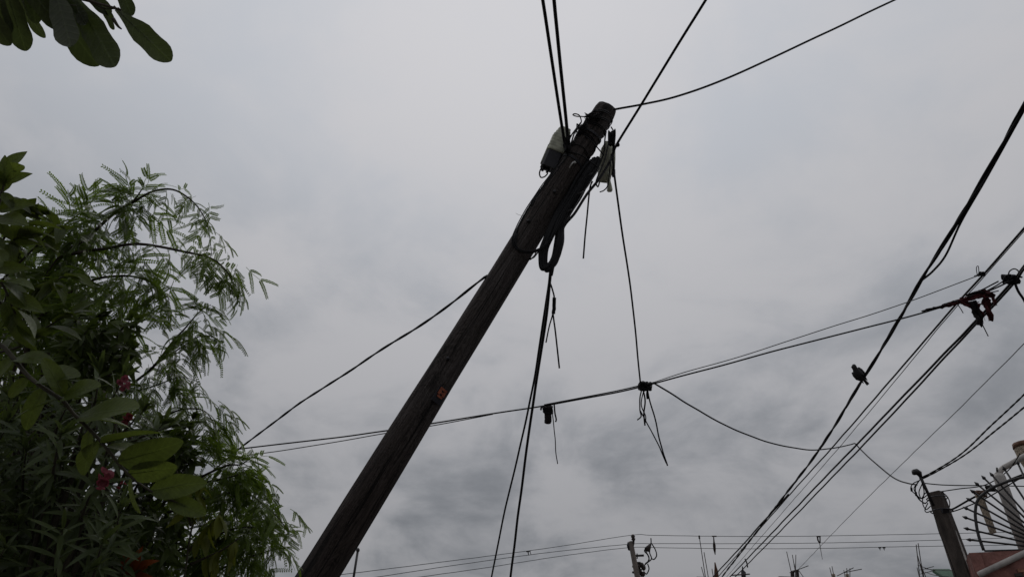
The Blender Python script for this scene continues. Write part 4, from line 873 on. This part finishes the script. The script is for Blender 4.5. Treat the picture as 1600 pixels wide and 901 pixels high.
# (points, base radius in px, leaf count, size)
BR = [
    ([(10, 720, 3.5), (40, 560, 3.45), (72, 440, 3.4), (100, 397, 3.35), (150, 357, 3.3), (190, 325, 3.25), (210, 312, 3.2), (222, 295, 3.2)], 5.0, 36, 1.0),
    ([(205, 318, 3.2), (240, 300, 3.15), (270, 298, 3.1), (300, 315, 3.1), (318, 340, 3.1), (328, 370, 3.1), (332, 400, 3.1)], 2.0, 12, .5),
    ([(100, 400, 3.35), (160, 390, 3.25), (220, 384, 3.15), (290, 392, 3.1), (330, 402, 3.1), (354, 424, 3.1), (367, 448, 3.1), (374, 470, 3.1)], 2.8, 22, .62),
    ([(60, 500, 3.4), (120, 450, 3.3), (180, 430, 3.2), (235, 440, 3.15), (265, 470, 3.1)], 3.2, 22, .95),
    ([(72, 440, 3.4), (90, 380, 3.4), (105, 350, 3.4), (135, 325, 3.4), (148, 308, 3.4)], 2.5, 20, .9),
    ([(40, 560, 3.45), (40, 460, 3.5), (45, 400, 3.5), (70, 350, 3.5)], 3, 20, 1.0),
    ([(120, 690, 3.4), (190, 615, 3.3), (240, 570, 3.2), (268, 535, 3.15), (290, 514, 3.1), (312, 490, 3.1), (330, 478, 3.1)], 3.0, 22, .8),
    ([(240, 572, 3.2), (285, 540, 3.15), (320, 525, 3.1), (350, 535, 3.1)], 1.6, 8, .65),
    ([(190, 615, 3.3), (240, 600, 3.2), (280, 590, 3.15), (310, 600, 3.1)], 1.6, 9, .75),
    ([(200, 690, 3.3), (260, 650, 3.2), (310, 640, 3.15), (330, 652, 3.1), (338, 680, 3.1)], 2.0, 12, .8),
    ([(150, 880, 3.4), (240, 800, 3.3), (300, 752, 3.2), (350, 728, 3.15), (375, 724, 3.1), (392, 714, 3.1)], 3.2, 20, .85),
    ([(300, 752, 3.2), (350, 745, 3.1), (385, 738, 3.1), (408, 750, 3.1)], 1.6, 10, .75),
    ([(260, 800, 3.3), (330, 775, 3.15), (380, 770, 3.1), (410, 786, 3.05), (434, 806, 3.05), (452, 832, 3.05)], 2.2, 16, .6),
    ([(230, 880, 3.4), (300, 850, 3.2), (360, 830, 3.15), (395, 826, 3.1), (415, 834, 3.1)], 2.4, 18, .9),
    ([(260, 920, 3.4), (330, 890, 3.2), (380, 874, 3.15), (415, 862, 3.1), (438, 856, 3.1)], 2.4, 16, .7),
    ([(320, 890, 3.2), (355, 905, 3.15), (395, 900, 3.1)], 1.8, 10, .85),
    ([(20, 700, 3.5), (70, 640, 3.4), (120, 560, 3.35), (170, 510, 3.3), (210, 480, 3.3)], 3.0, 20, .95),
    ([(10, 640, 3.5), (30, 560, 3.5), (80, 500, 3.45), (130, 480, 3.4)], 3.0, 16, 1.0),
    ([(300, 850, 3.2), (350, 800, 3.2), (360, 780, 3.2)], 2.0, 12, .9),
]
nleaf = 0; mass = MB()
for bi, (pts, rpx, cnt, sz) in enumerate(BR):
    rs = random.Random(100 + bi); P = wobble(smooth([at(*p) for p in pts], 7), .012, 5, bi); m_ = len(P)
    MB().tube(P, [max(.0016, plen(rpx, 3.2) * (1 - .85 * i / (m_ - 1))) for i in range(m_)], 6).build('branch', BARK if rpx > 2.6 else TWIG, ft)
    for k in range(cnt):
        t = .12 + .88 * (k + .5) / cnt if bi not in (0, 16, 17) else .25 + .75 * (k + .5) / cnt
        i = min(m_ - 2, int(t * (m_ - 1))); p = P[i]; tg = (P[i + 1] - P[i]).normalized()
        sg = 1 if k % 2 else -1; side = tg.cross(FWD).normalized() * sg
        d_ = tg * rs.uniform(.25, .9) + side * rs.uniform(.35, .9) + FWD * rs.uniform(-.6, .6) + Vector((0, 0, -.5))
        if k >= cnt - 2: d_ = tg + rv(.3, rs) + Vector((0, 0, -.35))
        leaf(FM[rs.randrange(7)], 'leaf', ft, p, d_, ZUP + rv(.55, rs), sz * rs.uniform(.78, 1.05) * (1 - .36 * max(0, t - .6) / .4)); nleaf += 1

    for k in range(int(cnt * .95)):                 # finer, overlapping foliage further inside
        i = min(m_ - 2, int(m_ * (.12 + .7 * rs.random() ** 1.4))); tg = (P[i + 1] - P[i]).normalized()
        bake(mass, FM[rs.randrange(7)], P[i] + rv(.05, rs) + FWD * rs.uniform(0, .2), tg * rs.uniform(0, .6) + RIGHT * rs.uniform(-.8, .8) + FWD * rs.uniform(-.3, .8) - ZUP * rs.uniform(.1, 1.0), ZUP + rv(.6, rs), sz * rs.uniform(.5, 1.15))
o = mass.build('foliage', FEATHERLEAF, ft, False); o['kind'] = 'stuff'

# --- near plant with broad rounded leaves
BL = [blade_mesh('leaf', BROADLEAF, .17, ovate(.215), c_, .2, 10, .01) for c_ in (.2, .45, .7)]
BP = [blade_mesh('leaf', BROADLEAF, .17, lance(.2), c_, .3, 8, .006) for c_ in (.3, .6, .9)]
rb = at(-20, 1000, 2.3); rb.z = 0
bt = thing('broad_leaf_shrub', Vector((rb.x, rb.y, 0)), 'near shrub with large rounded dull green leaves along a diagonal stem', 'shrub')
def stem(parent, pts, rad, mtl=TWIG, name='stem', n=6):
    P = wobble(smooth([at(*p) if not isinstance(p, Vector) else p for p in pts], n), .006, 6, len(pts)); m_ = len(P)
    MB().tube(P, [rad * (1 - .65 * i / (m_ - 1)) for i in range(m_)], 7).build(name, mtl, parent); return P
stem(bt, [rb, rb + Vector((-.02, .0, 1.2)), (-90, 600, 2.3), (-40, 500, 2.3)], .03, BARK, 'trunk')
stem(bt, [(-60, 520, 2.3), (-8, 535, 2.2), (20, 560, 2.15), (48, 590, 2.1), (95, 622, 2.05), (120, 650, 2.05), (160, 692, 2.02), (200, 738, 2.0), (240, 768, 2.0), (290, 790, 2.0)], .008)
stem(bt, [(-70, 540, 2.3), (-20, 470, 2.25), (0, 440, 2.2), (20, 480, 2.2), (30, 510, 2.2)], .006)
stem(bt, [(-60, 520, 2.3), (-30, 400, 2.3), (-5, 330, 2.3), (8, 280, 2.3), (8, 250, 2.3)], .007)
# (base px, tip px, depth base, depth tip, roll toward the viewer)
LV = [((100, 618), (72, 560), 2.05, 2.0), ((96, 622), (140, 592), 2.05, 1.98), ((100, 624), (146, 588), 2.05, 2.1), ((92, 622), (20, 648), 2.05, 2.0), ((70, 605), (30, 670), 2.1, 2.05), ((60, 595), (100, 566), 2.1, 2.02), ((122, 652), (208, 628), 2.05, 1.97), ((120, 655), (205, 650), 2.05, 2.08), ((140, 672), (128, 722), 2.04, 2.0), ((160, 692), (252, 664), 2.02, 1.96), ((165, 697), (240, 700), 2.02, 2.06), ((185, 720), (268, 702), 2.0, 1.96), ((200, 740), (272, 732), 2.0, 1.98), ((205, 745), (205, 805), 2.0, 1.97), ((235, 766), (305, 752), 2.0, 1.96), ((240, 770), (295, 770), 2.0, 2.04), ((262, 780), (318, 800), 2.0, 1.98), ((150, 690), (120, 720), 2.03, 2.1), ((45, 590), (10, 620), 2.1, 2.1), ((20, 560), (-30, 600), 2.15, 2.1), ((20, 562), (70, 545), 2.15, 2.1),
      ((5, 300), (10, 243), 2.3, 2.3), ((8, 290), (-20, 250), 2.3, 2.2), ((8, 285), (33, 268), 2.3, 2.25), ((5, 300), (22, 325), 2.3, 2.22), ((5, 300), (-18, 330), 2.3, 2.22), ((0, 330), (30, 308), 2.3, 2.35), ((-3, 340), (38, 344), 2.3, 2.2), ((-5, 340), (14, 372), 2.3, 2.2), ((-10, 380), (24, 398), 2.3, 2.2), ((-15, 400), (16, 425), 2.3, 2.2), ((0, 440), (52, 432), 2.2, 2.1), ((0, 440), (60, 460), 2.2, 2.12), ((10, 460), (66, 482), 2.2, 2.1), ((18, 480), (72, 510), 2.2, 2.12), ((20, 490), (36, 545), 2.2, 2.15), ((28, 505), (56, 536), 2.2, 2.1), ((0, 450), (-20, 500), 2.2, 2.1), ((8, 470), (30, 520), 2.2, 2.1), ((20, 490), (-20, 530), 2.2, 2.1), ((-10, 420), (36, 415), 2.25, 2.1), ((-5, 360), (-30, 390), 2.3, 2.2)]
rs = random.Random(11)
for k, (a, b, da, db) in enumerate(LV):
    p, q = at(*a, da), at(*b, db); d_ = q - p
    edge = k >= 21
    if edge: q = at(*b, da - .04 + rs.uniform(-.03, .03)); d_ = q - p
    leaf((BP if edge else BL)[k % 3], 'leaf', bt, p, d_, -FWD * rs.uniform(.4, 1) + ZUP * rs.uniform(.2, .9) + rv(.35, rs), d_.length / .165)

for q in ([(-60, 520, 2.5), (-20, 420, 2.5), (20, 350, 2.5), (60, 318, 2.5)], [(-60, 520, 2.5), (0, 440, 2.55), (50, 390, 2.55), (95, 350, 2.55)], [(-60, 540, 2.5), (10, 500, 2.5), (60, 450, 2.5), (105, 430, 2.5)], [(-60, 500, 2.45), (-20, 380, 2.45), (0, 300, 2.45), (6, 262, 2.45)], [(-60, 560, 2.5), (20, 545, 2.5), (75, 510, 2.5), (110, 490, 2.5)], [(-50, 480, 2.4), (0, 400, 2.4), (30, 370, 2.4), (45, 350, 2.4)]):
    P = stem(bt, q, .006); m_ = len(P)
    for k in range(15):
        t = .3 + .7 * k / 14; p = P[min(m_ - 1, int(t * (m_ - 1)))]; tg = (P[-1] - P[-4]).normalized()
        d_ = tg * rs.uniform(.1, .8) + RIGHT * rs.uniform(-.9, .9) - ZUP * rs.uniform(-.35, .9) + FWD * rs.uniform(-.3, .3)
        leaf(BP[rs.randrange(3)], 'leaf', bt, p, d_, -FWD * rs.uniform(.1, .8) + ZUP + rv(.5, rs), rs.uniform(.5, .85))

# --- tree whose leaves hang in at the top left corner
HL = [blade_mesh('leaf', HANGLEAF, .14, oblan(.128), c_, .12, 12, .01) for c_ in (.25, .5, -.2)]
rt = Vector((-2.3, .55, 0)); dt = 1.75
tt = thing('overhanging_tree', rt, 'overhanging tree with long round-tipped leaves hanging into the top left corner', 'tree')
lim = [rt, Vector((-2.28, .58, 1.6)), Vector((-2.1, .7, 2.9)), at(-260, -90, 1.9), at(-60, -60, 1.8), at(40, -28, 1.76), at(110, -8, dt), at(165, 8, dt), at(190, 16, dt)]
P = wobble(smooth(lim, 7), .006, 4, 3); m_ = len(P); MB().tube(P, [max(.003, .06 * (1 - i / (m_ - 1)) ** 1.6) for i in range(m_)], 8).build('trunk', BARK, tt)
for q in ([(40, -28, 1.76), (20, -10, 1.74), (0, 2, 1.72)], [(60, -22, 1.76), (95, 4, 1.74), (120, 10, 1.72)], [(130, -2, dt), (160, 12, dt), (180, 14, dt)], [(120, -6, dt), (160, -6, dt), (185, -12, dt)]): stem(tt, q, .003)
HV = [((2, -42), (37, 77)), ((62, -36), (124, 93)), ((112, -10), (186, 108)), ((182, 14), (259, 88)), ((-16, -40), (0, 46)), ((80, -30), (116, 78)), ((150, -22), (172, 36)), ((40, -40), (56, 26)), ((98, -16), (140, 40)), ((176, -46), (202, 20)), ((22, -50), (84, 36)), ((150, 0), (182, 44)), ((10, -60), (52, 22)), ((-40, -30), (-10, 60)), ((60, -40), (120, 24)), ((110, -40), (170, 18)), ((20, -40), (46, 62))]
rs = random.Random(5)
for k, (a, b) in enumerate(HV):
    da = dt + rs.uniform(-.02, .06); p, q = at(*a, da), at(*b, da + rs.uniform(-.05, .04)); d_ = q - p
    leaf(HL[k % 3], 'leaf', tt, p, d_, -FWD + rv(.45, rs), d_.length / .138)
bud = stem(tt, [(176, 30, dt - .03), (184, 42, dt - .03), (190, 47, dt - .03)], .005)

# --- oleanders: whorls of narrow leaves
OM = [blade_mesh('leaf', OLEALEAF, .13, lance(.075), c_, .2, 7) for c_ in (.25, .6, 1.0)]
DM = [blade_mesh('leaf', DARKLEAF, .105, lance(.15), c_, .2, 7) for c_ in (.3, .7, 1.0)]
def shrub(name, label, base_px, stems, meshes, per, seed, spread, limit, sz=1.0, droop=.2, bark=TWIG, foliage=None, cat='shrub'):
    b0 = at(base_px[0], 1000, base_px[1]); b0.z = 0; e = thing(name, b0, label, cat); rs = random.Random(seed); ct = 0; rest = MB(); allv = []
    hubp = Vector((b0.x, b0.y, .5)); MB().tube(wobble(smooth([b0, Vector((b0.x, b0.y, .25)), hubp], 4), .01, 4, seed), [.05 - .003 * i for i in range(9)], 8).build('trunk', BARK, e)
    for si, st in enumerate(stems):
        T = [at(*q) for q in st]; P = wobble(smooth([hubp] + T, 8), .015, 3, si); m_ = len(P)
        MB().tube(P, [max(.0018, .013 * (1 - .88 * i / (m_ - 1))) for i in range(m_)], 6).build('stem', bark, e)
        Ls = sum((P[i + 1] - P[i]).length for i in range(m_ - 1)); s = 0; nxt = max(0, Ls - per[2])
        for i in range(m_ - 1):
            s += (P[i + 1] - P[i]).length
            if s < nxt: continue
            nxt = s + per[1]; tg = (P[i + 1] - P[i]).normalized(); ph = rs.uniform(0, 6.28); u = tg.orthogonal().normalized(); w_ = tg.cross(u)
            for k in range(per[0]):
                an = ph + 2 * math.pi * k / per[0]; d_ = tg * rs.uniform(.35, .9) + (u * math.cos(an) + w_ * math.sin(an)) * spread - ZUP * droop + rv(.15, rs)
                allv.append((depth(P[i]), P[i], d_, (tg + rv(.5, rs) + ZUP * .4), sz * rs.uniform(.75, 1.1), rs.randrange(3)))
        for k in range(5): allv.append((depth(P[-1]), P[-1], (P[-1] - P[-2]).normalized() + rv(.55, rs), ZUP + rv(.6, rs), sz * rs.uniform(.7, 1), rs.randrange(3)))
    allv.sort(key=lambda a: a[0])
    for k, (dd, p, d_, up, s, mi) in enumerate(allv):
        if k < limit: leaf(meshes[mi], 'leaf', e, p, d_, up, s)
        else: bake(rest, meshes[mi], p, d_, up, s)
    if rest.v: o = rest.build('foliage', meshes[0].materials[0], e); o['kind'] = 'stuff'
    return e
rs = random.Random(21); st1 = []
for k in range(64):
    tx, ty = rs.uniform(-30, 215), rs.uniform(610, 910); d_ = rs.uniform(2.35, 3.0)
    st1.append([(tx * .75 - 10, ty + 150, d_ + .25), (tx - rs.uniform(5, 25), ty + 55, d_ + .08), (tx, ty, d_)])
st1 += [[(120, 700, 2.7), (145, 640, 2.6), (153, 585, 2.55)], [(130, 690, 2.7), (165, 640, 2.6), (192, 590, 2.55)], [(140, 720, 2.7), (190, 680, 2.6), (228, 640, 2.55)], [(170, 760, 2.7), (220, 700, 2.65), (255, 660, 2.6)], [(160, 730, 2.7), (210, 690, 2.6), (262, 668, 2.6)]]
ol = shrub('oleander_bush', 'dark oleander bush with narrow leaves and pink flowers at lower left', (60, 2.9), st1, OM, (3, .045, .42), 31, .75, 300, 1.0, .12)
rs = random.Random(22); st2 = []
for k in range(26):
    tx, ty = rs.uniform(100, 205), rs.uniform(485, 560); d_ = rs.uniform(2.9, 3.2); st2.append([(tx - 60, ty + 160, d_ + .3), (tx - 20, ty + 40, d_ + .1), (tx + 6, ty + 4, d_)])
for k in range(14):
    tx, ty = rs.uniform(235, 305), rs.uniform(655, 730); d_ = rs.uniform(2.9, 3.2); st2.append([(tx - 70, ty + 130, d_ + .3), (tx - 25, ty + 35, d_ + .1), (tx, ty, d_)])
for k in range(40):
    tx, ty = rs.uniform(-10, 150), rs.uniform(380, 640); d_ = rs.uniform(3.5, 3.9); st2.append([(tx - 40, ty + 180, d_ + .3), (tx - 15, ty + 50, d_ + .1), (tx, ty, d_)])
for k in range(44):
    tx, ty = rs.uniform(120, 345), rs.uniform(770, 900); d_ = rs.uniform(2.9, 3.7); st2.append([(tx - 60, ty + 120, d_ + .3), (tx - 20, ty + 35, d_ + .1), (tx, ty, d_)])
shrub('drooping_shrub', 'tall dark shrub with drooping medium leaves between the feathery branches', (120, 3.6), st2, DM, (3, .04, .26), 41, .8, 300, .85, .6)

# flowers
def bloom(name, label, pos, r_, n, mtl, seed, parent):
    rs = random.Random(seed); mb = MB(); pm = blade_mesh('petal', mtl, 1.0, oblan(.42), -.5, .3, 5, .03, 0)
    for k in range(n):
        c = pos + rv(r_ * .75, rs); ax = (-FWD * .5 + rv(1, rs)).normalized(); u = ax.orthogonal().normalized(); w_ = ax.cross(u)
        for j in range(5):
            an = 2 * math.pi * j / 5; bake(mb, pm, c, (u * math.cos(an) + w_ * math.sin(an)) + ax * .5, ax, r_ * rs.uniform(.6, .85))
    bpy.data.meshes.remove(pm); o = mb.build(name, mtl, parent); o['label'] = label; return o
bloom('flower_cluster', 'bright pink flower cluster', at(163, 747, 2.28), .026, 8, PETAL, 1, ol)
bloom('flower_cluster', 'pink flower cluster against the sky', at(188, 597, 2.4), .022, 6, PETAL, 2, ol)
bloom('flower_cluster', 'deep red flower cluster', at(197, 655, 2.3), .019, 6, REDPET, 3, ol)
bloom('flower_cluster', 'small deep red flower cluster', at(190, 757, 2.3), .012, 3, REDPET, 5, ol)
# croton with orange red leaves at the bottom edge
CM = [blade_mesh('leaf', CROTON, .16, lance(.16), c_, .2, 7, .02) for c_ in (.3, .6, .9)]
cr = at(212, 980, 2.8); cr.z = 0
ct = thing('croton_plant', cr, 'croton plant with orange red leaves low in the dark bush', 'plant')
top = at(208, 892, 2.78); MB().tube(smooth([cr, cr.lerp(top, .5), top], 5), [.014 - .0008 * i for i in range(11)], 7).build('stem', TWIG, ct)
rs = random.Random(9)
for a, b in (((205, 895), (212, 862)), ((208, 895), (226, 868)), ((206, 898), (224, 884)), ((204, 900), (226, 898)), ((202, 898), (186, 872)), ((204, 895), (200, 866)), ((206, 902), (190, 892)), ((208, 900), (218, 876))):
    p, q = at(*a, 2.75), at(*b, 2.7); leaf(CM[rs.randrange(3)], 'leaf', ct, p, q - p, -FWD + ZUP * .6 + rv(.3, rs), (q - p).length / .15)

# --- young yellow-green sapling leaves between the bush and the feathery tree
YOUNG = leaf_mat('young_yellow_green', (0.085, 0.105, 0.018), (0.15, 0.18, 0.02), 0.42)
YM = [blade_mesh('leaf', YOUNG, .11, lance(.19), c_, .25, 8, .008) for c_ in (.4, .8, 1.1)]
yb = at(300, 1000, 2.85); yb.z = 0
yt = thing('young_sapling', yb, 'young sapling with drooping yellow green leaves in front of the feathery tree', 'sapling')
rs = random.Random(77)
for q in ([yb, yb + Vector((0, 0, 1.2)), at(296, 850, 2.85), at(305, 780, 2.85), at(318, 745, 2.85)], [at(296, 860, 2.85), at(330, 820, 2.82), at(345, 800, 2.8)], [at(300, 820, 2.85), at(285, 770, 2.82), at(276, 735, 2.8)], [at(298, 880, 2.85), at(345, 860, 2.82), at(372, 842, 2.8)]):
    P = stem(yt, q, .006)
    for k in range(9):
        p = P[int(len(P) * (.62 if len(q) > 4 else .25) + k * len(P) * (.37 if len(q) > 4 else .74) / 9)]
        d_ = RIGHT * rs.uniform(-.9, .9) - ZUP * rs.uniform(.3, 1.1) + FWD * rs.uniform(-.4, .4)
        leaf(YM[rs.randrange(3)], 'leaf', yt, p, d_, -FWD * .5 + ZUP + rv(.6, rs), rs.uniform(.6, 1.05))
